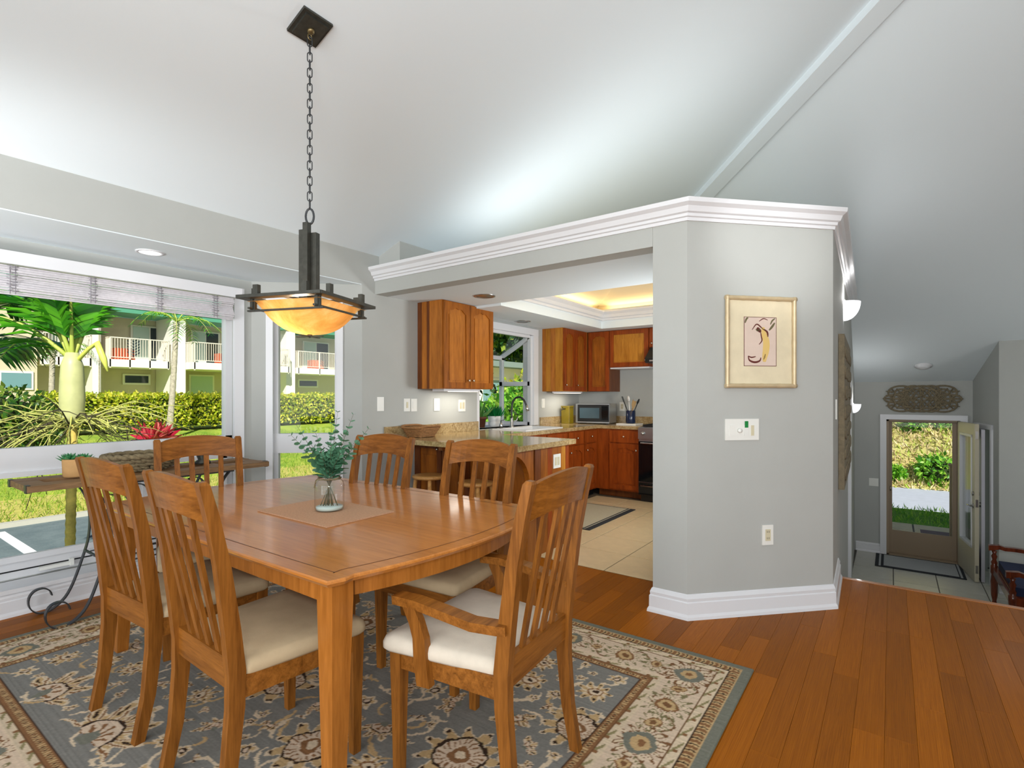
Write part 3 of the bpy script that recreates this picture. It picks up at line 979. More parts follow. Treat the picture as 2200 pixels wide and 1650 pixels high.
    for _ in range(260):
        cx, cy, r, a0 = cr_.uniform(fx0, fx1), cr_.uniform(fy0, fy1), cr_.uniform(0.03, 0.11), cr_.uniform(-PI, PI)
        rr = np.hypot(X+WX-cx, Y+WY-cy); ph = (np.arctan2(Y-cy, X-cx)-a0+PI) % (2*PI)-PI
        m = field & (np.abs(rr-r) < 0.0035+0.004*np.cos(ph*1.6)) & (np.abs(ph) < 0.95)
        C[m] = CREAM if _ % 3 else TAN
    big = [(-1.243, 1.40, 0.15, 11, 0), (-2.95, 0.64, 0.16, 9, 5), (-2.43, 0.66, 0.20, 11, 5), (-0.98, 1.78, 0.13, 12, 0), (-1.72, 1.12, 0.14, 10, 0), (-1.98, 0.60, 0.15, 9, 5), (-2.95, 1.5, 0.16, 10, 0),
           (-1.65, 2.02, 0.15, 10, 0), (-2.4, 1.9, 0.15, 9, 0), (-3.2, 2.05, 0.14, 9, 0), (-1.15, 0.75, 0.14, 10, 0), (-2.2, 1.3, 0.15, 10, 0)]
    placed = []
    for cx, cy, r, n, k in big:
        flower(cx, cy, r, n, k, PI/2 if k == 5 else 0.3); placed.append((cx, cy, r))
    for r, n, k, tries in ((0.075, 9, 1, 420), (0.050, 6, 4, 800), (0.028, 5, 4, 1600)):
        for _ in range(tries):
            cx, cy = cr_.uniform(fx0+r, fx1-r), cr_.uniform(fy0+r, fy1-r)
            if all(math.hypot(cx-a, cy-b) > (r+q)*1.12 for a, b, q in placed):
                flower(cx, cy, r*cr_.uniform(0.8, 1.1), n, 5 if _ % 2 == 0 else k, cr_.uniform(0, 6)); placed.append((cx, cy, r))
    # borders
    bmask = d <= 0.40
    C[bmask] = BEIGE
    def band(a, b, c): C[(d >= a) & (d < b)] = c
    # main border 0.135..0.325
    ks = np.arange(-8, 9)
    for side in range(4):
        L = (x1-x0) if side < 2 else (y1-y0)
        m = int(round((L-0.46)/0.30)); 
        for i in range(m+1):
            t = 0.23+(L-0.46)*i/m
            cx, cy = ((x0+t, y0+0.23), (x0+t, y1-0.23), (x0+0.23, y0+t), (x1-0.23, y0+t))[side]
            flower(cx, cy, 0.112, 14, 2 if i % 2 == 0 else 3, 0.2*i)
            if i < m:
                t2 = t+(L-0.46)/m/2
                cx, cy = ((x0+t2, y0+0.23), (x0+t2, y1-0.23), (x0+0.23, y0+t2), (x1-0.23, y0+t2))[side]
                flower(cx, cy+0.0, 0.068, 9, 2, 0.5)
    inb = (d > 0.14) & (d < 0.32)
    vine = np.abs((d-0.23)-0.072*np.sin(s*2*PI/0.30+0.6)) < 0.0045
    light = np.linalg.norm(C-BEIGE, axis=2) < 0.02
    C[inb & vine & light] = BRN*0.8
    vine = np.abs((d-0.23)-0.055*np.sin(s*2*PI/0.15+2.0)) < 0.003
    C[inb & vine & light] = OLV
    band(0, 0.042, GRN); band(0.0, 0.004, GRN*0.7)
    band(0.042, 0.088, TAN)
    z = np.sin(s*2*PI/0.040+np.where(((d-0.042)/0.046) > 0.5, 1, -1)*1.2*((d-0.065)/0.023))
    C[(d >= 0.046) & (d < 0.084) & (z > 0.25)] = BRN
    C[(d >= 0.046) & (d < 0.084) & (z < -0.86)] = DRK
    band(0.088, 0.093, DRK); band(0.093, 0.132, CREAM)
    m = (d >= 0.096) & (d < 0.129) & (np.sin(s*2*PI/0.11+14*(d-0.11)*10) > 0.72); C[m] = OLV
    m = (d >= 0.104) & (d < 0.121) & (np.cos(s*2*PI/0.11) > 0.9); C[m] = BRN
    band(0.132, 0.1365, BRN*0.7)
    band(0.318, 0.323, CREAM); band(0.323, 0.357, CREAM*0.96)
    m = (d >= 0.326) & (d < 0.355) & (np.sin(s*2*PI/0.10+140*(d-0.34)) > 0.6); C[m] = OLV
    m = (d >= 0.333) & (d < 0.348) & (np.cos(s*2*PI/0.10) > 0.9); C[m] = BRN
    band(0.353, 0.358, BRN*0.7); band(0.358, 0.398, BRN)
    z = np.sin(s*2*PI/0.036); dd = (d-0.378)/0.014
    m = (d >= 0.362) & (d < 0.394) & (z*z+dd*dd < 0.8); C[m] = TAN
    m = (d >= 0.362) & (d < 0.394) & (z*z+dd*dd < 0.18); C[m] = DRK
    band(0.396, 0.401, DRK*1.4)
    # wear: worsted streaks running across the loom
    st_ = np.repeat(np.random.RandomState(2).normal(size=(ny, 1))*0.05, nx, 1)
    C *= (1+nz+st_)[..., None]
    C = np.clip(C, 0, 1)
    Z = np.full(X.shape, RZ-0.0006)+rng.rand(*X.shape)*0.0012
    Z[d < 0.004] = 0.004
    V = np.stack([X, Y, Z], -1).reshape(-1, 3)
    i = (np.arange(ny-1)[:, None]*nx+np.arange(nx-1)[None, :]).reshape(-1)
    F = np.stack([i, i+1, i+nx+1, i+nx], 1)
    k = NT('rug_pile')
    at = k.n('Attribute', attribute_name='weave')
    k.l(at.outputs['Color'], k.b.inputs['Base Color'])
    k.b.inputs['Roughness'].default_value = 0.95
    k.b.inputs['Specular IOR Level'].default_value = 0.15
    o = raw('area_rug', V, F, k.m)
    ca = o.data.color_attributes.new('weave', 'FLOAT_COLOR', 'POINT')
    c4 = np.ones((len(V), 4), dtype=np.float32); c4[:, :3] = C.reshape(-1, 3)
    ca.data.foreach_set('color', c4.ravel())
    tag(o, 'large blue-grey floral oriental rug with beige border under the dining table', 'rug')
    BX(x0+0.002, x1-0.002, y0+0.002, y1-0.002, 0.0005, 0.009).done('rug_backing', plain('jute_backing', S(110, 116, 100), 0.95), o)
make_rug()
# ------------------------------------------------------------------ pendant lamp
PX, PYY = -2.222, 1.443
zc = zw(PX)
pl = thing('pendant_lamp', 'square bronze pendant lamp with amber glass bowl on a chain', 'lamp', (PX, PYY, 1.57))
Mt = Matrix.Translation((PX, PYY, zc)) @ Matrix.Rotation(-math.atan(0.34), 4, 'Y')
mb = MB()
mb.box(-0.075, 0.075, -0.075, 0.075, -0.014, -0.001, Mt)
mb.box(-0.060, 0.060, -0.060, 0.060, -0.026, -0.014, Mt)
mb.done('canopy', M_bronze, pl, bev=0.002)
MB().lathe([(0.0, -0.026), (0.018, -0.027), (0.016, -0.036), (0.006, -0.040)], 14, M=Mt).tube([(PX+0.0, PYY+0.010*math.cos(a), zc-0.050+0.014*math.sin(a)) for a in [2*PI*i/14 for i in range(14)]], 0.0028, 6, True).done('canopy_loop', M_aged, pl)
zt, zb = zc-0.056, 2.175
nl = 22
lk = bpy.data.meshes.new('chain_link')
pitch = (zt-zb)/nl
ll = pitch/2+0.0045
tmp = MB()
pts = []
for i in range(20):
    a = 2*PI*i/20
    pts.append((0.0105*math.cos(a)*(1.0), 0, (ll-0.0105)*(1 if math.sin(a) > 1e-6 else (-1 if math.sin(a) < -1e-6 else 0))+0.0105*math.sin(a)))
tmp.tube(pts, 0.0026, 6, True)
tmp.bm.to_mesh(lk); tmp.bm.free(); lk.materials.append(M_iron)
for i in range(nl):
    o = bpy.data.objects.new('chain_link', lk); o.parent = pl
    o.location = Vector((PX, PYY, zt-pitch*(i+0.5)))-wl(pl)
    o.rotation_euler = (0, 0, R(35.9+12)+(PI/2 if i % 2 else 0))
    COL.objects.link(o)
MB().tube([(PX+0.019*math.cos(a)*math.cos(R(36)), PYY+0.019*math.cos(a)*math.sin(R(36)), 2.135+0.036*math.sin(a)) for a in [2*PI*i/18 for i in range(18)]], 0.005, 8, True).done('hanger_ring', M_iron, pl)
MB().tube([(PX, PYY, 2.105), (PX, PYY, 1.60)], 0.006, 8).done('stem_rod', M_bronze, pl)
zf = 1.722
BX(PX-0.013, PX+0.013, PYY-0.035, PYY-0.010, zf, 2.098).done('stem_bar', M_bronze, pl, bev=0.002)
BX(PX-0.044, PX-0.012, PYY-0.022, PYY+0.006, zf, 2.070).done('stem_bar', M_bronze, pl, bev=0.002)
BX(PX+0.010, PX+0.040, PYY-0.008, PYY+0.020, zf, 2.055).done('stem_bar', M_bronze, pl, bev=0.002)
BX(PX-0.014, PX+0.014, PYY+0.010, PYY+0.036, zf, 2.06).done('stem_bar', M_bronze, pl, bev=0.002)
hs = 0.197
for sx, sy in ((1, 0), (-1, 0), (0, 1), (0, -1)):
    if sx:
        BX(PX+sx*hs-0.024, PX+sx*hs+0.024, PYY-hs-0.02, PYY+hs+0.02, zf, zf+0.014).done('frame_bar', M_bronze, pl, bev=0.002)
        BX(PX+sx*(hs-0.028)-0.006, PX+sx*(hs-0.028)+0.006, PYY-hs-0.0, PYY+hs+0.0, zf-0.046, zf-0.038).done('thin_bar', M_bronze, pl)
        for q in (-0.105, 0.105):
            BX(PX+sx*hs-0.010, PX+sx*hs+0.010, PYY+q*1.2-0.013, PYY+q*1.2+0.013, zf+0.012, zf+0.058).done('upright_tab', M_bronze, pl, bev=0.001)
            BX(PX+sx*(hs-0.028)-0.007, PX+sx*(hs-0.028)+0.007, PYY+q*1.6-0.013, PYY+q*1.6+0.013, zf-0.044, zf+0.006).done('bracket', M_bronze, pl, bev=0.001)
        BX(min(PX, PX+sx*hs), max(PX, PX+sx*hs), PYY-0.012, PYY+0.012, zf+0.002, zf+0.012).done('cross_bar', M_bronze, pl)
    else:
        BX(PX-hs-0.02, PX+hs+0.02, PYY+sy*hs-0.024, PYY+sy*hs+0.024, zf+0.0005, zf+0.0145).done('frame_bar', M_bronze, pl, bev=0.002)
        BX(PX-hs-0.0, PX+hs+0.0, PYY+sy*(hs-0.028)-0.006, PYY+sy*(hs-0.028)+0.006, zf-0.055, zf-0.047).done('thin_bar', M_bronze, pl)
        for q in (-0.105, 0.105):
            BX(PX+q*1.2-0.013, PX+q*1.2+0.013, PYY+sy*hs-0.010, PYY+sy*hs+0.010, zf+0.012, zf+0.058).done('upright_tab', M_bronze, pl, bev=0.001)
            BX(PX+q*1.6-0.013, PX+q*1.6+0.013, PYY+sy*(hs-0.028)-0.007, PYY+sy*(hs-0.028)+0.007, zf-0.052, zf+0.006).done('bracket', M_bronze, pl, bev=0.001)
        BX(PX-0.012, PX+0.012, min(PYY, PYY+sy*hs), max(PYY, PYY+sy*hs), zf+0.002, zf+0.012).done('cross_bar', M_bronze, pl)
# alabaster bowl
k = NT('amber_alabaster')
n = k.noise(k.coord(), 5, 5, 0.7, 1.0)
colr = k.ramp(n.outputs[0], [(0.3, S(208, 140, 62)), (0.5, S(238, 176, 96)), (0.72, S(250, 208, 142))])
k.l(colr, k.b.inputs['Base Color'])
k.l(colr, k.b.inputs['Emission Color'])
k.b.inputs['Emission Strength'].default_value = 0.38
k.b.inputs['Roughness'].default_value = 0.3
tl = k.n('BsdfTranslucent'); k.l(colr, tl.inputs[0])
mx = k.n('MixShader'); mx.inputs[0].default_value = 0.5
k.l(k.b.outputs[0], mx.inputs[1]); k.l(tl.outputs[0], mx.inputs[2]); k.l(mx.outputs[0], k.t.nodes['Material Output'].inputs[0])
n_ = 28; hb = 0.188
rings = []
for i in range(n_+1):
    row = []
    for j in range(n_+1):
        u, v_ = -1+2*i/n_, -1+2*j/n_
        q = min(1.0, (abs(u)**4+abs(v_)**4)**0.25)
        row.append((PX+u*hb, PYY+v_*hb, 1.578+0.134*q**2.7))
    rings.append(row)
MB().loft(rings, False, False, True).done('glass_bowl', k.m, pl)
mb = MB()
mb.lathe([(0.0, 0.008), (0.012, 0.004), (0.012, -0.004), (0.0, -0.012)], 12, (PX, PYY, 1.573))
mb.box(PX-0.07, PX+0.07, PYY-0.008, PYY+0.008, 1.566, 1.571); mb.box(PX-0.008, PX+0.008, PYY-0.07, PYY+0.07, 1.5665, 1.5705)
mb.done('finial', M_bronze, pl)
for ch_ in pl.children:
    if ch_.name.split('.')[0] in ('frame_bar', 'thin_bar', 'upright_tab', 'bracket', 'cross_bar', 'glass_bowl', 'finial', 'stem_bar'):
        ch_.rotation_euler = (0, 0, R(20))
lamp('pendant_bulb', 'POINT', (PX-0.03, PYY-0.03, 1.655), 2.0, (1.0, 0.86, 0.66), shadow_soft_size=0.03)

# ------------------------------------------------------------------ console table by the window
ct = thing('console_table', 'wrought iron console table with scroll feet and rustic plank top by the big window', 'table', (-3.9, 1.4, 0))
XF, XK = -3.72, -4.07
Y0, Y1 = 0.745, 2.075
zt0, zt1 = 0.772, 0.806
for i, (xa, xb) in enumerate(((XK-0.05, XK+0.075), (XF-0.115, XF+0.012))):
    BX(xa, xb, Y0, Y1, zt0, zt1).done('top_board', M_rustic, ct, bev=0.004)
for (ya, yb) in ((Y0+0.0, Y0+0.10), (Y0+0.28, Y0+0.34), (1.38, 1.44), (Y1-0.34, Y1-0.28), (Y1-0.10, Y1)):
    BX(XK+0.077, XF-0.117, ya, yb, zt0, zt1-0.002).done('top_crosspiece', M_rustic, ct, bev=0.003)
for yy in (Y0-0.004, Y1-0.016):
    for xx in (XK-0.03, XF-0.03):
        BX(xx-0.02, xx+0.02, yy, yy+0.02, zt0-0.006, zt1+0.003).done('iron_strap', M_iron, ct, bev=0.002)
shape = [(1.02, 0.770), (1.062, 0.715), (1.092, 0.643), (1.107, 0.55), (1.108, 0.47), (1.098, 0.38), (1.074, 0.29), (1.048, 0.205), (1.022, 0.13), (0.988, 0.065), (0.94, 0.022), (0.890, 0.004), (0.848, 0.020), (0.823, 0.060), (0.822, 0.108), (0.845, 0.143), (0.885, 0.150), (0.915, 0.128), (0.925, 0.098)]
def smooth(pts, k=3):
    out = []
    P = [Vector(p) for p in pts]
    for i in range(len(P)-1):
        p0, p1, p2, p3 = P[max(i-1, 0)], P[i], P[i+1], P[min(i+2, len(P)-1)]
        for j in range(k):
            t = j/k
            out.append(0.5*((2*p1)+(p2-p0)*t+(2*p0-5*p1+4*p2-p3)*t*t+(3*p1-p0-3*p2+p3)*t**3))
    out.append(P[-1])
    return out
sec = [(-0.003, -0.016), (0.003, -0.016), (0.003, 0.016), (-0.003, 0.016)]
for x in (XF-0.005, XK):
    for mir in (0, 1):
        pts = [(x, (Y0+Y1-y) if mir else y, z) for y, z in shape]
        MB().sweep(smooth(pts), sec, up=(1, 0, 0)).done('scroll_leg', M_iron, ct)
        sc = []
        for i in range(22):
            a = -0.3+i*0.33; r = 0.085-0.0030*i
            sc.append((x, (1.24+r*math.cos(a)*0.9) if not mir else (1.58-r*math.cos(a)*0.9), 0.688+r*math.sin(a)*0.95))
        MB().sweep(sc, sec, up=(1, 0, 0)).done('top_scroll', M_iron, ct)
    MB().box(x-0.012, x+0.012, Y0+0.25, Y1-0.25, zt0-0.010, zt0-0.001).done('top_rail', M_iron, ct)
for zz in (0.335, 0.315, 0.295, 0.275):
    x = XK+0.02+(0.335-zz)*3
    MB().tube([(x+0.06, 1.09, zz), (x+0.06, 1.73, zz)], 0.005, 6).done('shelf_rod', M_iron, ct)
for mir in (0, 1):
    y = 1.088 if not mir else Y0+Y1-1.088
    MB().tube([(XK, y, 0.325), (XF-0.005, y, 0.325)], 0.008, 8).done('side_stretcher', M_iron, ct)
# on the console
pot = thing('succulent_pot', 'round kraft pot with two green succulents on the window console', 'plant', (-3.96, 1.01, zt1))
pcx, pcy = -3.955, 1.012
MB().lathe([(0.0, 0.0005), (0.056, 0.0005), (0.063, 0.008), (0.067, 0.105), (0.062, 0.108), (0.060, 0.085), (0.0, 0.085)], 24, (pcx, pcy, zt1)).done('pot', M_terra, pot)
M_succ = leafmat('succulent_leaf', [(0, S(40, 108, 60)), (0.6, S(70, 150, 92)), (1, S(120, 176, 120))], 0.4, 0.1)
for (ox, oy, n2, L) in ((-0.015, -0.028, 30, 0.078), (0.01, 0.034, 26, 0.070)):
    mb = MB()
    for i in range(n2):
        f = i/n2; an = i*2.4; el = R(22+62*f)
        d = Vector((math.cos(an)*math.cos(el), math.sin(an)*math.cos(el), math.sin(el))); s_ = Vector((-math.sin(an), math.cos(an), 0))
        c = Vector((pcx+ox, pcy+oy, zt1+0.088)); l = L*(1-0.35*f); n3 = d.cross(s_)
        mb.loft([[c+s_*0.004, c-n3*0.004, c-s_*0.004], [c+d*l*0.55+s_*0.010, c+d*l*0.55-n3*0.008, c+d*l*0.55-s_*0.010], [c+d*l+s_*0.0006, c+d*l-n3*0.0006, c+d*l-s_*0.0006]])
    mb.done('rosette', M_succ, pot)
bw = thing('braided_bowl', 'oval braided seagrass bowl lying on the window console', 'bowl', (-3.93, 1.35, zt1))
bx, by = -3.925, 1.355
for k_ in range(5):
    f = k_/4
    rx, ry, z = 0.085+0.055*f, 0.13+0.085*f, zt1+0.020+0.082*f**1.3
    mb = MB()
    for ph in (0, PI):
        pts = []
        for i in range(72):
            a = 2*PI*i/72
            w_ = 0.010*math.sin(11*a+ph+k_)
            pts.append((bx+(rx+w_)*math.cos(a), by+(ry+w_)*math.sin(a), z+0.007*math.cos(11*a+ph+k_)))
        mb.tube(pts, 0.0125 if k_ < 4 else 0.014, 6, True)
    mb.done('braid', M_rope, bw)
MB().lathe([(0.0, 0.004), (0.085, 0.004), (0.09, 0.014), (0.0, 0.016)], 24, M=Matrix.Translation((bx, by, zt1)) @ Matrix.Diagonal((1, 1.5, 1, 1))).done('bowl_base', M_rope, bw)
fg = thing('figurine', 'small dark rounded figurine on the console behind the end chair', 'figurine', (-3.98, 1.735, zt1))
MB().lathe([(0.0, 0.0), (0.05, 0.0), (0.052, 0.015), (0.03, 0.03), (0.045, 0.07), (0.048, 0.10), (0.03, 0.13), (0.022, 0.14), (0.034, 0.16), (0.034, 0.18), (0.0, 0.20)], 18, (-3.98, 1.735, zt1)).done('body', M_bronze, fg)

# ------------------------------------------------------------------ woven shade over the big window
sh = thing('window_shade', 'pale woven wood shade rolled up at the top of the big window', 'blind', (-4.3, 0.7, 1.95))
ya, yb = -0.95, 2.145
BX(-4.345, -4.255, ya, yb+0.012, 2.078, 2.155).done('valance', M_trim, sh, bev=0.004)
rb = random.Random(3)
z = 2.072
i = 0
while z > 1.905:
    hgt = rb.choice([0.010, 0.012, 0.008, 0.014])
    xo = -4.288+0.012*math.sin(i*0.9)+rb.uniform(-0.003, 0.003)
    BX(xo, xo+0.006, ya+0.02, yb-0.045, z-hgt, z).done('slat', M_shade, sh)
    z -= hgt+0.0012; i += 1
for yy in (-0.35, 0.02, 0.40, 0.79, 1.18, 1.57, 1.955):
    mb = MB()
    for q in range(9):
        zz = 2.07-0.0185*q
        mb.tube([(-4.272+0.006*math.sin(q*2), yy-0.022+rb.uniform(-0.006, 0.006), zz), (-4.262, yy, zz-0.008), (-4.272, yy+0.022+rb.uniform(-0.006, 0.006), zz-0.003)], 0.0022, 4)
    mb.tube([(-4.268, yy-0.012, 2.075), (-4.266, yy-0.012, 1.90)], 0.002, 4); mb.tube([(-4.268, yy+0.012, 2.075), (-4.266, yy+0.012, 1.90)], 0.002, 4)
    mb.done('ladder_cord', M_tape, sh)

# ------------------------------------------------------------------ recessed lights, detector
def downlight(x, y, z, label, lit, r=0.062):
    t = thing('recessed_light', label, 'light', (x, y, z))
    MB().lathe([(r*1.32, -0.0005), (r*1.30, -0.006), (r*1.02, -0.007), (r, -0.0008)], 28, (x, y, z), cap=False).done('trim_ring', M_trim if lit else M_steel, t, smooth=True)
    MB().lathe([(0.0, -0.0035), (r*1.03, -0.003), (r*1.03, -0.0005), (0, -0.0005)], 28, (x, y, z)).done('lens', M_bulb if lit else M_steel, t)
    return t
downlight(-4.004, 1.415, 2.2474, 'lit recessed ceiling light in the bay above the big window', True)
lamp('bay_lamp', 'SPOT', (-4.004, 1.415, 2.24), 6, (1, 0.95, 0.88), aim=(-4.0, 1.41, 0), spot_size=R(120), spot_blend=0.6, shadow_soft_size=0.05)
downlight(-2.959, 3.667, 2.185, 'unlit recessed light in the soffit over the peninsula', False, 0.075)
downlight(-3.50, 5.05, 2.16, 'unlit recessed light in the soffit by the kitchen window', False, 0.07)
dz = zn(9.27)
sd = thing('smoke_detector', 'round white smoke detector on the entry ceiling', 'detector', (0.36, 9.27, dz))
Md2 = Matrix.Translation((0.36, 9.27, dz)) @ Matrix.Rotation(-math.atan(0.392), 4, 'X')
MB().lathe([(0.10, -0.001), (0.10, -0.012), (0.075, -0.016), (0.07, -0.034), (0.03, -0.042), (0.0, -0.042)], 24, M=Md2).done('housing', M_trim, sd)

# ------------------------------------------------------------------ switches and outlets
def plate(name, label, M, s, z, wd, ht, kind, cat):
    t = thing(name, label, cat, M @ Vector((s, 0, z)))
    BX(s-wd/2, s+wd/2, 0.0008, 0.007, z-ht/2, z+ht/2, M).done('cover_plate', M_plate, t, bev=0.002)
    if kind == 'outlet':
        BX(s-0.017, s+0.017, 0.0072, 0.0095, z-0.034, z+0.034, M).done('receptacle', M_plate2, t, bev=0.001)
        mb = MB()
        for dz_ in (-0.019, 0.019):
            for dx in (-0.006, 0.006): mb.box(s+dx-0.0012, s+dx+0.0012, 0.0096, 0.0102, z+dz_-0.005, z+dz_+0.006, M)
        mb.done('slots', M_black, t)
    elif kind == 'rocker':
        BX(s-0.017, s+0.017, 0.0072, 0.011, z-0.034, z+0.034, M).done('rocker', M_plate, t, bev=0.002)
    elif kind == 'toggle':
        BX(s-0.010, s+0.010, 0.0072, 0.012, z-0.028, z+0.028, M).done('toggle', M_plate2, t, bev=0.002)
    elif kind == 'double':
        for dx in (-0.022, 0.022):
            BX(s+dx-0.015, s+dx+0.015, 0.0072, 0.010, z-0.034, z+0.034, M).done('receptacle', M_plate2, t, bev=0.001)
    return t
MW = basis((XW, 0, 0), (0, 1, 0), (1, 0, 0))
plate('blank_plate', 'blank white wall plate furthest left on the wall above the counter', MW, 3.102, 1.215, 0.075, 0.125, 'blank', 'plate')
plate('wall_outlet', 'ivory toggle plate left of its white twin above the wicker basket', MW, 3.418, 1.202, 0.075, 0.12, 'toggle', 'switch')
plate('wall_switch', 'white rocker switch right of the ivory toggle above the basket', MW, 3.507, 1.20, 0.075, 0.12, 'rocker', 'switch')
plate('wall_switch', 'white rocker switch under the left end of the cabinet light', MW, 3.817, 1.20, 0.08, 0.125, 'rocker', 'switch')
plate('wall_outlet', 'double outlet beside the garden window under the wall cabinet', MW, 4.197, 1.185, 0.11, 0.125, 'double', 'outlet')
plate('wall_switch', 'white rocker switch on the wall between garden window and corner cabinets', MW, 5.80, 1.19, 0.075, 0.12, 'rocker', 'switch')
MNk = basis((0, 6.78, 0), (-1, 0, 0), (0, -1, 0))
plate('wall_outlet', 'white outlet on the kitchen wall above the microwave', MNk, 3.02, 1.14, 0.075, 0.12, 'outlet', 'outlet')
cA, cB = Vector((-0.955, YB, 0)), Vector((-0.288, 3.735, 0))
cU = (cB-cA).normalized(); Mc = basis(cA, cU, Vector((cU.y, -cU.x, 0)))
plate('wall_outlet', 'white outlet low on the angled face of the grey column', Mc, 0.513, 0.463, 0.072, 0.118, 'outlet', 'outlet')
sw = plate('switch_panel', 'four-gang white switch plate under the picture with green sticker', Mc, 0.345, 1.091, 0.218, 0.125, 'blank', 'switch')
for i, kx in enumerate((-0.066, -0.018, 0.026, 0.066)):
    s = 0.345+kx
    if i == 1: MB().lathe([(0.0, 0.0), (0.014, 0.0), (0.012, 0.012), (0, 0.013)], 16, M=Mc @ Matrix.Translation((s, 0.0072, 1.085)) @ Matrix.Rotation(-PI/2, 4, 'X')).done('dimmer_knob', M_plate, sw)
    elif i == 3: BX(s-0.009, s+0.009, 0.0072, 0.011, 1.055, 1.115, Mc).done('slider', M_plate2, sw, bev=0.001)
    else: BX(s-0.015, s+0.015, 0.0072, 0.011, 1.055, 1.118, Mc).done('rocker', M_plate, sw, bev=0.002)
BX(0.345+0.014, 0.345+0.036, 0.0112, 0.0125, 1.102, 1.140, Mc).done('sticker', M_green, sw, bev=0.002)
MHi = basis(hA, hU, hN)
th = plate('thermostat', 'slim white thermostat on the hall wall just behind the column corner', MHi, 0.32, 1.20, 0.09, 0.13, 'blank', 'thermostat')
MNe = basis((0, 9.8, 0), (-1, 0, 0), (0, -1, 0))
plate('wall_switch', 'white switch left of the open front door', MNe, 0.22, -0.04, 0.12, 0.12, 'rocker', 'switch')

# ------------------------------------------------------------------ framed picture on the column
fr = thing('framed_picture', 'bamboo-style champagne frame with cream mat and small figure print', 'picture', Mc @ Vector((0.462, 0, 1.605)))
s0, s1, z0, z1 = 0.230, 0.693, 1.335, 1.876
def rod(a, b, r=0.013):
    mb = MB(); a, b = Vector(a), Vector(b); L = (b-a).length; n = 24; pts = []; rad = []
    for i in range(n+1):
        f = i/n; pts.append(Mc @ a.lerp(b, f)); rad.append(r*(1.12 if (i % 6 == 0 and 0 < i < n) else 1.0))
    return mb.tube(pts, rad, 10)
for a, b in (((s0+0.013, 0.018, z0), (s0+0.013, 0.018, z1)), ((s1-0.013, 0.018, z0), (s1-0.013, 0.018, z1)), ((s0, 0.018, z0+0.013), (s1, 0.018, z0+0.013)), ((s0, 0.018, z1-0.013), (s1, 0.018, z1-0.013))):
    rod(a, b).done('frame_rail', M_frame, fr)
BX(s0+0.01, s1-0.01, 0.001, 0.010, z0+0.01, z1-0.01, Mc).done('mat_board', plain('mat_board', S(216, 204, 174), 0.9, var=0.05, scale=14), fr)
p0, p1, q0, q1 = 0.356, 0.563, 1.467, 1.751
BX(p0, p1, 0.0102, 0.0115, q0, q1, Mc).done('print', plain('print_paper', S(212, 192, 178), 0.9, var=0.04, scale=10), fr)
ink = plain('print_ink', S(96, 44, 36), 0.9); ochre = plain('print_ochre', S(216, 184, 112), 0.9); olive = plain('print_olive', S(104, 96, 66), 0.9)
def stroke(pts, w_, m, nm='brush_stroke', y=0.0118):
    P = [(p0+(p1-p0)*a, q0+(q1-q0)*b) for a, b in pts]
    P = [(v.x, v.y) for v in smooth([(a, b, 0) for a, b in P], 4)]
    n = len(P); mb = MB(); L = []; Rr2 = []
    for i, (x, z) in enumerate(P):
        a, b = P[max(0, i-1)], P[min(n-1, i+1)]; t = Vector((b[0]-a[0], b[1]-a[1])).normalized()
        k = w_*(0.35+0.65*math.sin(PI*min(1, (i+0.5)/n)))
        L.append(Mc @ Vector((x-t.y*k, y, z+t.x*k))); Rr2.append(Mc @ Vector((x+t.y*k, y, z-t.x*k)))
    mb.loft([L, Rr2], False, False)
    return mb.done(nm, m, fr)
stroke([(0.58, 0.80), (0.62, 0.66), (0.69, 0.50), (0.68, 0.32), (0.64, 0.18), (0.63, 0.08)], 0.022, ochre)
stroke([(0.60, 0.76), (0.72, 0.70), (0.74, 0.60)], 0.006, ink)
stroke([(0.40, 0.79), (0.46, 0.74), (0.52, 0.70)], 0.011, ink)
stroke([(0.24, 0.74), (0.38, 0.86), (0.52, 0.80), (0.62, 0.74)], 0.004, ink)
stroke([(0.50, 0.74), (0.53, 0.62), (0.55, 0.52), (0.46, 0.44)], 0.004, ink)
stroke([(0.36, 0.76), (0.42, 0.73), (0.50, 0.76)], 0.006, olive)
stroke([(0.12, 0.20), (0.16, 0.11), (0.32, 0.07), (0.48, 0.10), (0.52, 0.17)], 0.006, ink)
stroke([(0.12, 0.20), (0.22, 0.17), (0.36, 0.19)], 0.004, ink)
stroke([(0.60, 0.13), (0.64, 0.18), (0.66, 0.24)], 0.005, ink)
stroke([(0.78, 0.74), (0.88, 0.82), (0.96, 0.90)], 0.007, olive); stroke([(0.82, 0.86), (0.88, 0.94), (0.97, 0.99)], 0.005, olive)
stroke([(0.02, 0.88), (0.06, 0.96), (0.12, 0.99)], 0.006, olive); stroke([(0.46, 0.92), (0.6, 0.98), (0.74, 0.95)], 0.003, ink)
mb = MB()
for a, b, c, d_ in ((p0-0.003, p1+0.003, q0-0.003, q0), (p0-0.003, p1+0.003, q1, q1+0.003), (p0-0.003, p0, q0, q1), (p1, p1+0.003, q0, q1)):
    mb.box(a, b, 0.0102, 0.0116, c, d_, Mc)
mb.done('print_border', ink, fr)

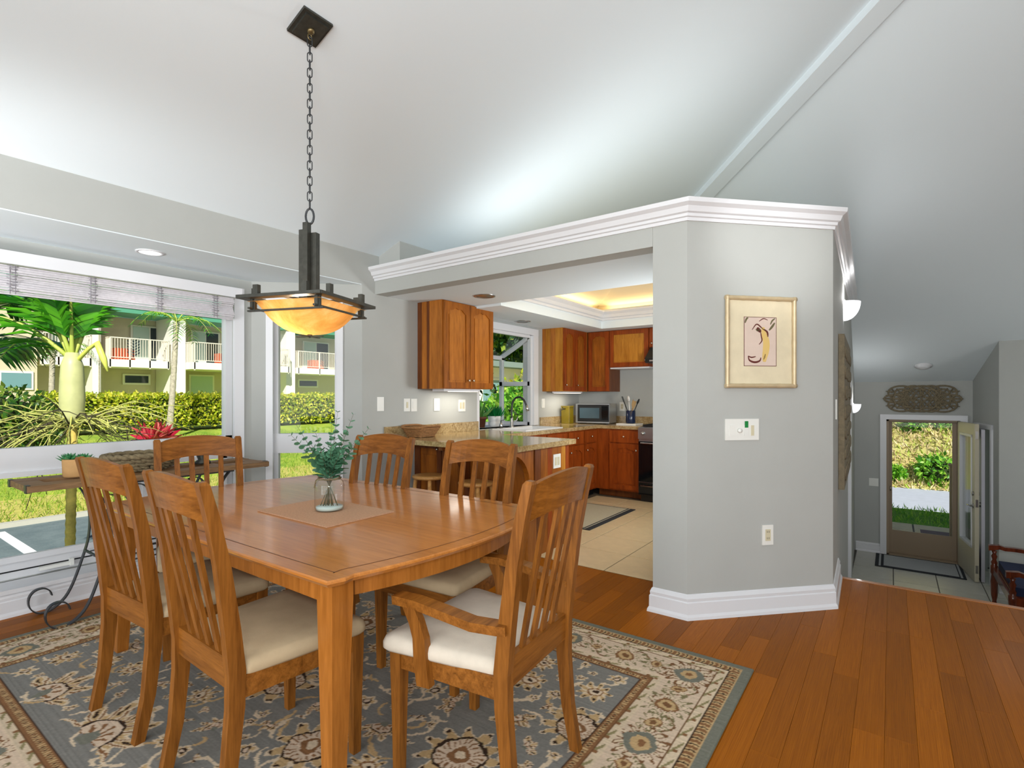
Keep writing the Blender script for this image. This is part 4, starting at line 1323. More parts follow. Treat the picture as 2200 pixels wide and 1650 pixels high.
# ------------------------------------------------------------------ sconces and carvings in the hall
def sconce(s, z, label, e, rr=0.118):
    t = thing('wall_sconce', label, 'lamp', MHi @ Vector((s, 0, z)))
    prof = [(0.0, 0.0)]
    mb = MB()
    rings = []
    for i in range(9):
        a = PI/2*i/8
        r = rr*math.sin(a)+0.004
        rings.append([MHi @ Vector((s+r*math.cos(b), r*math.sin(b)*1.0+0.004, z-rr*1.35*math.cos(a))) for b in [PI*j/14 for j in range(15)]])
    mb.loft(rings, False, False, True)
    mb.done('glass_bowl', M_sconce, t)
    BX(s-0.05, s+0.05, 0.001, 0.012, z-0.12, z+0.02, MHi).done('back_plate', M_steel, t, bev=0.003)
    p = MHi @ Vector((s, 0.07, z+0.03))
    lamp('sconce_bulb', 'POINT', p, e, (1, 0.97, 0.94), shadow_soft_size=0.06)
sconce(1.66, 2.10, 'glowing white half-bowl wall sconce above the tall carved panel', 5)
sconce(4.95, 1.17, 'glowing half-bowl wall sconce further down in the entry', 5, 0.09)
cp = thing('wall_carving', 'tall carved wooden panel hung on the hall wall under the sconce', 'carving', MHi @ Vector((1.45, 0, 1.17)))
BX(0.66, 2.20, 0.002, 0.038, 0.62, 1.73, MHi).done('panel_board', M_carve, cp, bev=0.006)
rc = random.Random(8)
for i in range(9):
    for j in range(7):
        s = 0.76+0.165*i; z = 0.72+0.148*j
        mb = MB()
        Mx = MHi @ Matrix.Translation((s, 0.038, z)) @ Matrix.Rotation(rc.uniform(0, PI), 4, 'Y')
        mb.lathe([(0.060, 0.0), (0.055, 0.006), (0.035, 0.009), (0.030, 0.004), (0.012, 0.009), (0.0, 0.010)], 8, M=Mx @ Matrix.Rotation(-PI/2, 4, 'X') @ Matrix.Diagonal((1, 0.7, 1, 1)))
        mb.done('carved_boss', M_carve, cp)
md = thing('carved_medallion', 'openwork carved wooden medallion on the wall above the front door', 'carving', (0.36, 9.78, 1.245))
mcx, mcz = 0.36, 1.245
def ring3(cx, cz, rx, rz, r, n=18, y=9.775, a0=0, a1=2*PI):
    lp = abs(a1-a0-2*PI) < 1e-6
    m = n if lp else n+1
    return [(cx+rx*math.cos(a0+(a1-a0)*i/n), y+0.006*math.sin(3*i), cz+rz*math.sin(a0+(a1-a0)*i/n)) for i in range(m)], lp
for (dx, dz_, rx, rz) in ((0, 0, 0.20, 0.19), (-0.24, 0.09, 0.16, 0.10), (0.24, 0.09, 0.16, 0.10), (-0.24, -0.09, 0.16, 0.10), (0.24, -0.09, 0.16, 0.10), (-0.10, 0.1, 0.12, 0.09), (0.10, 0.1, 0.12, 0.09), (-0.10, -0.1, 0.12, 0.09), (0.10, -0.1, 0.12, 0.09),
                          (-0.3, 0, 0.15, 0.06), (0.3, 0, 0.15, 0.06), (0, 0, 0.34, 0.14), (-0.24, 0.09, 0.08, 0.05), (0.24, 0.09, 0.08, 0.05), (-0.24, -0.09, 0.08, 0.05), (0.24, -0.09, 0.08, 0.05)):
    p, lp = ring3(mcx+dx, mcz+dz_, rx, rz, 0.012)
    MB().tube(p, 0.014, 6, True).done('knot_loop', M_carve, md)
for i in range(-4, 5):
    for s in (1, -1):
        x = mcx+i*0.062
        MB().tube([(x-s*0.11, 9.772, mcz-0.15), (x, 9.762, mcz), (x+s*0.11, 9.772, mcz+0.15)], 0.009, 5).done('lattice_strip', M_carve, md)
for sx in (-1, 1):
    for zz, L in ((0.11, 0.43), (0.05, 0.43), (0, 0.47), (-0.05, 0.43), (-0.11, 0.43)):
        MB().tube([(mcx+sx*0.34, 9.775, mcz+zz*0.9), (mcx+sx*L, 9.775, mcz+zz)], [0.02, 0.006], 6).done('leaf_tip', M_carve, md)
# ------------------------------------------------------------------ kitchen
def knob(parent, p, n):
    z = Vector(n).normalized()
    q = z.to_track_quat('Z', 'Y').to_matrix().to_4x4()
    return MB().lathe([(0.0045, 0), (0.004, 0.012), (0.012, 0.018), (0.013, 0.024), (0.008, 0.029), (0, 0.030)], 12, M=Matrix.Translation(p) @ q).done('knob', M_brass, parent)

def door(parent, o, u, n, w_, h, mat, pmat=None, arch=True, kn=None, name='door'):
    M = basis(o, u, n)
    st = min(0.055, w_*0.2)
    mb = MB()
    mb.box(0, st, 0, 0.020, 0, h, M); mb.box(w_-st, w_, 0, 0.020, 0, h, M); mb.box(st, w_-st, 0, 0.020, 0, st, M)
    if arch and h > 0.3:
        n_ = 14
        top = []
        for i in range(n_+1):
            f = i/n_; x = st+(w_-2*st)*f
            z = h-st-0.045+0.045*math.sin(PI*f)**0.8+0.006*math.sin(6*PI*f)
            top.append((x, z))
        rings = [[M @ Vector((x, 0, z)), M @ Vector((x, 0.020, z)), M @ Vector((x, 0.020, h)), M @ Vector((x, 0, h))] for x, z in top]
        mb.loft(rings)
    else:
        mb.box(st, w_-st, 0, 0.020, h-st, h, M)
    d = mb.done(name, mat, parent, bev=0.002)
    BX(st-0.002, w_-st+0.002, 0.001, 0.008, st-0.002, h-st*0.8, M).box(st+0.02, w_-st-0.02, 0.008, 0.015, st+0.02, h-st-0.06, M).done('door_panel', pmat or mat, d, bev=0.004)
    if kn: knob(d, M @ Vector((kn[0], 0.020, kn[1])), n)
    return d

def drawer(parent, o, u, n, w_, h, mat, kn=True):
    M = basis(o, u, n)
    d = BX(0, w_, 0, 0.020, 0, h, M).done('drawer_front', mat, parent, bev=0.005)
    if kn: knob(d, M @ Vector((w_/2, 0.02, h/2)), n)
    return d

Xp, Yp, Xn, Yn = (1, 0, 0), (0, 1, 0), (-1, 0, 0), (0, -1, 0)
g = 'cherry wall cabinets'
# wall cabinet above the peninsula counter
xf = -3.375
c1 = thing('wall_cabinet', 'two-door cherry wall cabinet hung above the basket, left of the garden window', 'cabinet', (XW, 3.558, 1.355), g)
BX(XW+0.001, xf, 3.568, 4.31, 1.355, 2.184).done('cabinet_body', M_cab, c1, bev=0.002)
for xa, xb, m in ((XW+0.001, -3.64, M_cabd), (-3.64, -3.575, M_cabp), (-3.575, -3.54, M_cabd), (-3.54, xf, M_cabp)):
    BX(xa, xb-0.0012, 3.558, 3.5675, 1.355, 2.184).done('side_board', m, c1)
door(c1, (xf, 3.566, 1.362), Yp, Xp, 0.365, 0.812, M_cab, M_cabp, True, (0.335, 0.075))
door(c1, (xf, 3.937, 1.362), Yp, Xp, 0.365, 0.812, M_cab, M_cabp, True, (0.03, 0.075))
u1 = thing('under_cabinet_light', 'white light strip under the wall cabinet over the basket', 'light', (-3.5, 3.95, 1.35))
BX(-3.60, -3.45, 3.66, 4.20, 1.332, 1.3545).done('housing', M_trim, u1, bev=0.003)
BX(-3.585, -3.465, 3.86, 4.18, 1.329, 1.3315).done('diffuser', M_strip, u1)
lamp('cabinet_lamp', 'AREA', (-3.52, 3.95, 1.325), 1.6, (1, 0.93, 0.82), aim=(-3.52, 3.95, 0), shape='RECTANGLE', size=0.1, size_y=0.45)
# corner wall cabinets
c2 = thing('wall_cabinet', 'honey-sided cherry wall cabinet right of the garden window', 'cabinet', (XW, 5.786, 1.345), g)
BX(XW+0.001, -3.39, 5.796, 6.44, 1.345, 2.159).done('cabinet_body', M_cab3, c2, bev=0.002)
for xa, xb, m in ((XW+0.001, -3.645, M_cabp), (-3.645, -3.57, M_cab3), (-3.57, -3.50, M_cabp), (-3.50, -3.39, M_cab3)):
    BX(xa, xb-0.0012, 5.786, 5.7955, 1.345, 2.159).done('side_board', m, c2)
door(c2, (-3.39, 5.79, 1.352), Yp, Xp, 0.295, 0.798, M_cab2, M_cab, True, (0.03, 0.075))
door(c2, (-3.39, 6.09, 1.352), Yp, Xp, 0.30, 0.798, M_cab2, M_cab, True, (0.03, 0.075))
c3 = thing('wall_cabinet', 'cherry wall cabinet in the kitchen corner above the microwave', 'cabinet', (-3.38, 6.779, 1.345), g)
BX(-3.69, -3.055, 6.45, 6.779, 1.345, 2.159).done('cabinet_body', M_cabd, c3, bev=0.002)
door(c3, (-3.058, 6.45, 1.352), Xn, Yn, 0.305, 0.798, M_cab2, M_cab, True)
c4 = thing('wall_cabinet', 'short cherry wall cabinet over the utensil crock', 'cabinet', (-3.05, 6.779, 1.66), g)
BX(-3.054, -2.505, 6.45, 6.779, 1.665, 2.159).done('cabinet_body', M_cab2, c4, bev=0.002)
door(c4, (-2.512, 6.45, 1.672), Xn, Yn, 0.535, 0.478, M_cab2, M_cab3, False, (0.03, 0.07))
BX(-3.05, -2.51, 6.46, 6.775, 1.645, 1.664).done('light_valance', M_trim, c4)
c5 = thing('wall_cabinet', 'narrow cherry cabinet above the black range hood', 'cabinet', (-2.12, 6.779, 1.86), g)
BX(-2.503, -1.74, 6.45, 6.779, 1.90, 2.159).done('cabinet_body', M_cab2, c5, bev=0.002)
door(c5, (-2.13, 6.45, 1.905), Xn, Yn, 0.365, 0.245, M_cab2, M_cab, False, (0.33, 0.05))
hd = thing('range_hood', 'black range hood over the stove, partly hidden by the column', 'hood', (-2.12, 6.6, 1.70))
MB().loft([[(-2.50, 6.779, 1.70), (-1.745, 6.779, 1.70), (-1.745, 6.30, 1.70), (-2.50, 6.30, 1.70)], [(-2.50, 6.779, 1.76), (-1.745, 6.779, 1.76), (-1.745, 6.29, 1.76), (-2.50, 6.29, 1.76)],
           [(-2.50, 6.779, 1.898), (-1.745, 6.779, 1.898), (-1.78, 6.38, 1.898), (-2.46, 6.38, 1.898)]]).done('hood_body', M_black, hd, bev=0.006)
BX(-2.44, -1.80, 6.284, 6.289, 1.715, 1.735).done('hood_strip', M_steel, hd)
u2 = thing('under_cabinet_light', 'white light strip under the honey-sided corner cabinet', 'light', (-3.5, 6.0, 1.34))
BX(-3.58, -3.42, 5.84, 6.36, 1.324, 1.3445).done('housing', M_trim, u2, bev=0.003)
BX(-3.57, -3.43, 5.86, 6.34, 1.321, 1.3235).done('diffuser', M_strip, u2)
lamp('cabinet_lamp', 'AREA', (-3.5, 6.1, 1.315), 1.6, (1, 0.93, 0.82), aim=(-3.5, 6.1, 0), shape='RECTANGLE', size=0.1, size_y=0.45)

# base cabinets
g = 'cherry base cabinets'
pc = thing('base_cabinet', 'peninsula base cabinet with boarded end panel and paired knobs', 'cabinet', (-2.95, 3.8, 0), g)
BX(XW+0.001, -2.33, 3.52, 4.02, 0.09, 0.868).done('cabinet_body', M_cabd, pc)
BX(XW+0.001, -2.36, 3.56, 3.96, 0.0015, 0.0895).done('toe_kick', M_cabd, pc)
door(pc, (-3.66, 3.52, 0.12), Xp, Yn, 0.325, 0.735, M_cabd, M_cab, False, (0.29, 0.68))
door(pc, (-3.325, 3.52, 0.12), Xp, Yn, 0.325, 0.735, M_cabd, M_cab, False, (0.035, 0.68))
for x0, x1, m in ((-2.985, -2.70, M_cab), (-2.695, -2.33, M_cab)):
    BX(x0, x1, 3.508, 3.519, 0.10, 0.866).done('back_board', m, pc, bev=0.002)
yy = 3.50
for i, (wd, m) in enumerate(((0.085, M_cabd), (0.105, M_cab), (0.07, M_cab2), (0.155, M_cab), (0.065, M_cab3), (0.06, M_cab2))):
    BX(-2.329, -2.305, yy, min(yy+wd-0.002, 4.035), 0.0015, 0.868).done('end_board', m, pc, bev=0.003)
    yy += wd
cb = MB()
pts = [(3.17, 0.866), (3.17, 0.835)]
for i in range(9):
    a = PI/2*i/8
    pts.append((3.19+0.25*math.sin(a)*1.0, 0.835-0.26*(1-math.cos(a))))
pts += [(3.45, 0.53), (3.498, 0.50), (3.498, 0.866)]
cb.loft([[(-2.36, y, z) for y, z in pts], [(-2.315, y, z) for y, z in pts]]).done('corbel', M_cab, pc, bev=0.003)
MB().loft([[(-3.05, y, z) for y, z in pts], [(-3.005, y, z) for y, z in pts]]).done('corbel', M_cabd, pc, bev=0.003)
plate('wall_outlet', 'white outlet on the boarded end of the peninsula', basis((-2.305, 0, 0), Yp, Xp), 3.83, 0.735, 0.115, 0.118, 'double', 'outlet')
wc = thing('base_cabinet', 'sink base cabinet run under the garden window', 'cabinet', (-3.4, 5.1, 0), g)
BX(XW+0.001, -3.105, 4.025, 6.165, 0.09, 0.70).box(XW+0.001, -3.105, 4.025, 4.58, 0.7001, 0.868).box(XW+0.001, -3.105, 5.40, 6.165, 0.7001, 0.868).box(-3.13, -3.105, 4.58, 5.40, 0.7001, 0.868).done('cabinet_body', M_cab2, wc)
BX(XW+0.001, -3.17, 4.03, 6.2, 0.0015, 0.0895).done('toe_kick', M_black, wc)
for y0_, wd in ((4.03, 0.42), (4.46, 0.46), (4.93, 0.46), (5.40, 0.40), (5.81, 0.33)):
    drawer(wc, (-3.105, y0_, 0.70), Yp, Xp, wd-0.01, 0.15, M_cab2)
    door(wc, (-3.105, y0_, 0.11), Yp, Xp, wd-0.01, 0.575, M_cab2, M_cab2, True, (0.035, 0.50))
nc = thing('base_cabinet', 'red-brown base cabinet with one drawer beside the stove', 'cabinet', (-2.8, 6.45, 0), g)
BX(-3.69, -2.505, 6.17, 6.779, 0.09, 0.868).done('cabinet_body', M_cab2, nc)
BX(-3.10, -2.51, 6.235, 6.70, 0.0015, 0.0895).done('toe_kick', M_cabd, nc)
drawer(nc, (-2.515, 6.17, 0.70), Xn, Yn, 0.40, 0.15, M_cab2)
door(nc, (-2.515, 6.17, 0.11), Xn, Yn, 0.40, 0.575, M_cab2, M_cab2, True, (0.035, 0.50))
# worktop: peninsula, sink run and stove run, with the sink cut out
SK = (-3.58, -3.17, 4.62, 5.36)
wt = thing('countertop', 'brown speckled granite worktop around the peninsula, sink and stove', 'countertop', (-3.4, 4.0, 0.868))
mb = MB()
za, zb_ = 0.8685, 0.910
mb.box(XW+0.001, -2.245, 3.14, 4.06, za, zb_)
mb.box(XW+0.001, SK[0], 4.06, 6.779, za, zb_); mb.box(SK[1], -3.075, 4.06, 6.779, za, zb_)
mb.box(SK[0], SK[1], 4.06, SK[2], za, zb_); mb.box(SK[0], SK[1], SK[3], 6.779, za, zb_)
mb.box(-3.075, -2.505, 6.145, 6.779, za, zb_)
mb.done('slab', M_gran, wt)
BX(XW+0.001, XW+0.022, 3.145, KW[0]-0.0, 0.9105, 1.008).done('backsplash', M_gran, wt, bev=0.002)
BX(XW+0.001, XW+0.022, KW[1]+0.16, 6.75, 0.9105, 1.008).done('backsplash', M_gran, wt, bev=0.002)
BX(XW+0.022, -2.505, 6.757, 6.779, 0.9105, 1.008).done('backsplash', M_gran, wt, bev=0.002)
# sink and tap
sk_ = thing('kitchen_sink', 'white drop-in sink with low rim in the worktop under the garden window', 'sink', (-3.38, 5.0, 0.9))
mb = MB()
def rc4(m, z): return [(SK[0]+m, SK[2]+m, z), (SK[1]-m, SK[2]+m, z), (SK[1]-m, SK[3]-m, z), (SK[0]+m, SK[3]-m, z)]
mb.loft([rc4(-0.02, 0.9105), rc4(-0.018, 0.919), rc4(0.01, 0.921), rc4(0.02, 0.912), rc4(0.035, 0.74)], True, False)
vs_ = [mb.v(p) for p in rc4(0.035, 0.74)]; mb.f(vs_)
mb.done('basin', M_basin, sk_, bev=0.004)
MB().lathe([(0, 0.742), (0.04, 0.742), (0.042, 0.745), (0, 0.746)], 16, (-3.38, 5.0, 0)).done('drain', M_steel, sk_)
tp = thing('kitchen_tap', 'brushed gooseneck tap with pull-down spout by the garden window', 'tap', (-3.625, 4.98, 0.91))
fx, fy = -3.622, 5.0
MB().lathe([(0, 0.0006), (0.030, 0.0006), (0.028, 0.012), (0.019, 0.03), (0.019, 0.11), (0.014, 0.125), (0, 0.126)], 16, (fx, fy, 0.911)).done('tap_body', M_chrome, tp)
pts = smooth([(fx, fy, 1.03), (fx, fy, 1.14), (fx+0.012, fy, 1.21), (fx+0.06, fy, 1.265), (fx+0.12, fy, 1.27), (fx+0.175, fy, 1.235), (fx+0.205, fy, 1.18)], 4)
MB().tube(pts, 0.0115, 10).done('gooseneck', M_iron, tp)
MB().tube([(fx+0.203, fy, 1.185), (fx+0.215, fy, 1.15), (fx+0.228, fy, 1.112)], [0.013, 0.017, 0.019], 12).done('spray_head', M_chrome, tp)
MB().tube([(fx, fy+0.015, 0.985), (fx+0.03, fy+0.05, 0.995), (fx+0.045, fy+0.065, 1.045)], [0.009, 0.008, 0.006], 8).done('lever', M_chrome, tp)
sp_ = thing('soap_dispenser', 'small grey soap pump left of the gooseneck tap', 'dispenser', (-3.62, 4.82, 0.911))
MB().lathe([(0, 0.0006), (0.022, 0.0006), (0.020, 0.05), (0.012, 0.06), (0.006, 0.09), (0, 0.09)], 14, (-3.63, 4.80, 0.911)).done('pump', M_steel, sp_)
MB().tube([(-3.63, 4.80, 1.0), (-3.60, 4.80, 1.012), (-3.57, 4.80, 1.0)], 0.005, 6).done('nozzle', M_steel, sp_)

# garden window box
Mk = basis((XW, 0, 0), (0, 1, 0), (-1, 0, 0))
D = 0.50
mb = MB()
mb.box(KW[0], KW[1], 0.002, D, KW[2]-0.03, KW[2], Mk)
for y in (KW[0], KW[1]-0.045):
    mb.box(y, y+0.045, D-0.045, D, KW[2], 1.80, Mk); mb.box(y, y+0.045, 0.002, 0.05, KW[2], 2.05, Mk)
    mb.box(y, y+0.045, 0.02, D, KW[2], KW[2]+0.04, Mk); mb.box(y, y+0.045, 0.02, D, 1.415, 1.47, Mk)
    s_ = [Mk @ Vector(p) for p in ((y, 0.01, 2.02), (y, D, 1.76), (y, D, 1.81), (y, 0.01, 2.075))]
    e_ = [Mk @ Vector(p) for p in ((y+0.045, 0.01, 2.02), (y+0.045, D, 1.76), (y+0.045, D, 1.81), (y+0.045, 0.01, 2.075))]
    mb.loft([s_, e_])
mb.box(KW[0], KW[1], D-0.045, D, 1.76, 1.81, Mk); mb.box(KW[0], KW[1], D-0.045, D, KW[2], KW[2]+0.04, Mk); mb.box(KW[0], KW[1], 0.01, 0.05, 2.02, 2.07, Mk)
gw = mb.done('window_3', M_trim, kind='structure', bev=0.003)
mb = MB()
mb.box(KW[1]-0.002, KW[1]+0.10, -0.022, 0.001, KW[2]+0.0, KW[3]+0.07, Mk); mb.box(KW[0]+0.02, KW[1]+0.10, -0.024, 0.001, KW[3]-0.005, KW[3]+0.075, Mk)
mb.box(KW[1]-0.001, KW[1]+0.004, 0.001, 0.148, KW[2], KW[3], Mk)
mb.done('casing', M_trim, gw, bev=0.004)
BX(KW[0]+0.045, KW[1]-0.045, D-0.025, D-0.02, KW[2]+0.04, 1.76, Mk).done('pane', M_glass, gw)
for y in (KW[0]+0.02, KW[1]-0.025):
    BX(y, y+0.005, 0.05, D-0.045, KW[2]+0.04, 1.78, Mk).done('pane', M_glass, gw)
MB().loft([[Mk @ Vector(p) for p in ((KW[0]+0.045, 0.05, 2.03), (KW[0]+0.045, D-0.04, 1.797), (KW[0]+0.045, D-0.04, 1.802), (KW[0]+0.045, 0.05, 2.035))],
           [Mk @ Vector(p) for p in ((KW[1]-0.045, 0.05, 2.03), (KW[1]-0.045, D-0.04, 1.797), (KW[1]-0.045, D-0.04, 1.802), (KW[1]-0.045, 0.05, 2.035))]]).done('pane', M_glass, gw)
BX(KW[0]+0.046, KW[1]-0.046, 0.12, D-0.05, 1.40, 1.408, Mk).done('glass_shelf', M_jar, gw)
# plants on the window ledge and shelf
M_fol = leafmat('house_foliage', [(0, S(22, 58, 30)), (0.6, S(48, 96, 48)), (1, S(110, 150, 90))], 0.35, 0.15)
M_grass_t = leafmat('wheat_grass', [(0, S(0, 110, 50)), (1, S(20, 170, 84))], 0.5, 0.2)
t1 = thing('potted_grass', 'white pot of bright green grass on the garden window ledge', 'plant', (-3.93, 5.04, KW[2]))
gx, gy = -3.93, 5.06
MB().lathe([(0, 0.0006), (0.060, 0.0006), (0.072, 0.02), (0.074, 0.05), (0.066, 0.056), (0.076, 0.075), (0.080, 0.125), (0.075, 0.128), (0.072, 0.11), (0, 0.11)], 24, (gx, gy, KW[2])).done('pot', M_white, t1)
n = 260
P = np.stack([gx+rs.uniform(-0.06, 0.06, n), gy+rs.uniform(-0.06, 0.06, n), np.full(n, KW[2]+0.105)], 1)
dr = np.zeros((n, 3)); dr[:, 2] = 3.2; dr[:, 0] = (P[:, 0]-gx)*14; dr[:, 1] = (P[:, 1]-gy)*14
leaves('grass_blades', P, M_grass_t, 0.115, t1, 'stuff', 0.10, dr, 0, 0.5)
t2 = thing('potted_plant', 'brown terracotta pot with dark rim on the left of the window ledge', 'plant', (-3.95, 4.85, KW[2]))
tx, ty = -3.93, 4.80
MB().lathe([(0, 0.0006), (0.048, 0.0006), (0.062, 0.10), (0.069, 0.10), (0.069, 0.125), (0.060, 0.126), (0.057, 0.10), (0, 0.10)], 20, (tx, ty, KW[2])).done('pot', plain('brown_clay', S(104, 58, 36), 0.6), t2)
n = 26
P = np.stack([tx+rs.uniform(-0.02, 0.02, n), ty+rs.uniform(-0.02, 0.02, n), np.full(n, KW[2]+0.11)], 1)
dr = rs.normal(size=(n, 3))*0.6; dr[:, 2] = 1.0
leaves('foliage', P, leafmat('strap_leaf', [(0, S(60, 140, 60)), (1, S(160, 210, 120))], 0.4, 0.3), 0.24, t2, 'stuff', 0.14, dr, 0, 0.3)
t3 = thing('trailing_plant', 'dark trailing plant in a small pot on the glass window shelf', 'plant', (-3.95, 5.0, 1.408))
sx_, sy_ = -3.95, 4.84
MB().lathe([(0, 0.0006), (0.045, 0.0006), (0.055, 0.08), (0.05, 0.082), (0.0, 0.07)], 18, (sx_, sy_, 1.4085)).done('pot', M_steel, t3)
P = []
mb = MB()
for i in range(9):
    d = Vector((random.uniform(-0.5, 0.6), random.uniform(-0.5, 1.1), random.uniform(-0.25, 0.5)))
    pts = [Vector((sx_, sy_, 1.475))+d*0.36*f+Vector((0, 0, 0.13*math.sin(PI*f)-0.08*f)) for f in [j/7 for j in range(8)]]
    mb.tube(pts, 0.003, 5); P += [p for p in pts[2:] for _ in range(3)]
mb.done('vine', M_stem, t3)
leaves('foliage', np.array([tuple(p) for p in P])+rs.normal(size=(len(P), 3))*0.015, M_fol, 0.075, t3, 'stuff', 0.6)

# things on the worktop
CT = 0.9105
bk = thing('wicker_basket', 'low woven wicker basket on the left end of the granite counter', 'basket', (-3.52, 3.42, CT))
bxx, byy = -3.53, 3.44
for i in range(7):
    f = i/6; rx, ry = 0.095+0.045*f, 0.10+0.045*f
    pts = []
    for j in range(48):
        a = 2*PI*j/48
        e = 0.45
        cx = math.copysign(abs(math.cos(a))**e, math.cos(a)); cy = math.copysign(abs(math.sin(a))**e, math.sin(a))
        wv = 0.003*math.sin(12*a+PI*i)
        pts.append((bxx+(rx+wv)*cx, byy+(ry+wv)*cy, CT+0.010+0.014*i+(0.008*math.cos(2*a) if i == 6 else 0)))
    MB().tube(pts, 0.0085 if i < 6 else 0.011, 6, True).done('wicker_band', M_wick, bk)
BX(bxx-0.09, bxx+0.09, byy-0.095, byy+0.095, CT+0.0008, CT+0.009).done('basket_base', M_wick, bk)
mw = thing('microwave', 'silver and black microwave oven in the kitchen corner', 'microwave', (-3.28, 6.5, CT))
Mm = Matrix.Translation((-3.28, 6.50, 0)) @ Matrix.Rotation(R(9), 4, 'Z')
BX(-0.235, 0.235, -0.17, 0.17, CT+0.012, CT+0.27, Mm).done('oven_body', M_steel, mw, bev=0.006)
BX(-0.205, 0.232, -0.176, -0.1705, CT+0.03, CT+0.258, Mm).done('oven_front', M_black, mw, bev=0.003)
BX(-0.175, 0.10, -0.179, -0.1765, CT+0.075, CT+0.215, Mm).done('door_window', plain('oven_window', S(70, 90, 100), 0.08), mw, bev=0.004)
BX(0.13, 0.22, -0.178, -0.1765, CT+0.06, CT+0.24, Mm).done('control_panel', M_darkglass, mw)
for a in (-0.2, 0.2):
    BX(a-0.015, a+0.015, -0.15, 0.15, CT+0.0003, CT+0.0118, Mm).done('foot', M_black, mw)
cn = thing('canister', 'olive glass drinks canister with a small dark tap left of the microwave', 'canister', (-3.58, 6.22, CT))
BX(-3.655, -3.535, 6.20, 6.32, CT+0.0005, CT+0.225).done('glass_tank', M_olive, cn, bev=0.008, seg=2)
BX(-3.66, -3.53, 6.195, 6.325, CT+0.2255, CT+0.24).done('lid', M_olive, cn, bev=0.004)
MB().tube([(-3.595, 6.199, CT+0.20), (-3.595, 6.14, CT+0.20), (-3.595, 6.11, CT+0.185)], [0.008, 0.008, 0.006], 8).tube([(-3.595, 6.135, CT+0.205), (-3.595, 6.125, CT+0.225)], 0.005, 6).done('tap', M_black, cn)
cxu, cyu = -2.765, 6.47
ty_ = thing('stone_trivet', 'cream stone slab under the navy utensil crock', 'trivet', (cxu, cyu, CT))
BX(cxu-0.15, cxu+0.12, cyu-0.12, cyu+0.12, CT+0.0005, CT+0.016).done('slab', M_tray, ty_, bev=0.004)
ck = thing('utensil_crock', 'navy glazed crock holding kitchen utensils beside the stove', 'crock', (cxu, cyu, CT+0.0165))
MB().lathe([(0, 0), (0.058, 0), (0.062, 0.01), (0.062, 0.165), (0.058, 0.168), (0.054, 0.15), (0.052, 0.02), (0, 0.02)], 22, (cxu, cyu, CT+0.0165)).done('crock', M_navy, ck)
zc0 = CT+0.04
def utensil(dx, dy, hgt, kind, m, lab):
    b = Vector((cxu-dx*0.08, cyu-dy*0.08, zc0)); t = Vector((cxu+dx, cyu+dy, CT+hgt))
    o = thing('kitchen_utensil', lab, 'utensil', b, 'utensils in the navy crock')
    MB().tube([b, b.lerp(t, 0.8)], 0.006, 6).done('handle', m, o)
    d = (t-b).normalized(); q = d.to_track_quat('Z', 'Y').to_matrix().to_4x4()
    M = Matrix.Translation(b.lerp(t, 0.78)) @ q
    if kind == 'spoon': MB().lathe([(0.004, 0), (0.024, 0.03), (0.028, 0.05), (0.018, 0.08), (0, 0.088)], 12, M=M @ Matrix.Diagonal((1, 0.4, 1, 1))).done('bowl', m, o)
    else: MB().loft([[M @ Vector((a*0.012, s*0.004, 0)) for a, s in ((-1, -1), (1, -1), (1, 1), (-1, 1))], [M @ Vector((a*0.034, s*0.003, 0.05)) for a, s in ((-1, -1), (1, -1), (1, 1), (-1, 1))], [M @ Vector((a*0.036, s*0.003, 0.10)) for a, s in ((-1, -1), (1, -1), (1, 1), (-1, 1))]]).done('blade', m, o)
utensil(-0.10, -0.02, 0.34, 'blade', M_black, 'black spatula leaning left in the navy crock')
utensil(-0.02, -0.03, 0.36, 'spoon', M_white, 'white spoon standing tallest in the navy crock')
utensil(0.03, 0.01, 0.30, 'spoon', M_spoon, 'pale wooden spoon in the middle of the navy crock')
utensil(0.05, -0.02, 0.26, 'blade', M_spoon, 'flat wooden turner right of the wooden spoon in the crock')
utensil(0.11, 0.0, 0.32, 'spoon', M_black, 'black ladle leaning right in the navy crock')

# stove
rg = thing('kitchen_range', 'stainless and black gas stove partly hidden by the column', 'stove', (-2.12, 6.45, 0))
BX(-2.50, -1.74, 6.10, 6.77, 0.08, 0.905).done('stove_body', M_steel, rg, bev=0.004)
BX(-2.48, -1.76, 6.12, 6.75, 0.0015, 0.0795).done('plinth', M_black, rg)
BX(-2.495, -1.745, 6.075, 6.099, 0.245, 0.735).done('oven_door', M_darkglass, rg, bev=0.006)
BX(-2.495, -1.745, 6.075, 6.099, 0.085, 0.235).done('warming_drawer', M_darkglass, rg, bev=0.006)
BX(-2.495, -1.745, 6.06, 6.099, 0.765, 0.90).done('control_panel', M_steel, rg, bev=0.006)
MB().tube([(-2.46, 6.045, 0.715), (-1.78, 6.045, 0.715)], 0.011, 8).box(-2.44, -2.42, 6.045, 6.075, 0.706, 0.724).box(-1.82, -1.80, 6.045, 6.075, 0.706, 0.724).done('oven_handle', M_steel, rg)
MB().tube([(-2.46, 6.05, 0.20), (-1.78, 6.05, 0.20)], 0.009, 8).box(-2.44, -2.42, 6.05, 6.075, 0.193, 0.207).done('drawer_handle', M_steel, rg)
for i in range(5):
    MB().lathe([(0.022, 0), (0.022, 0.012), (0.016, 0.032), (0, 0.034)], 14, M=Matrix.Translation((-2.43+0.155*i, 6.06, 0.835)) @ Matrix.Rotation(PI/2, 4, 'X')).done('burner_knob', M_steel, rg)
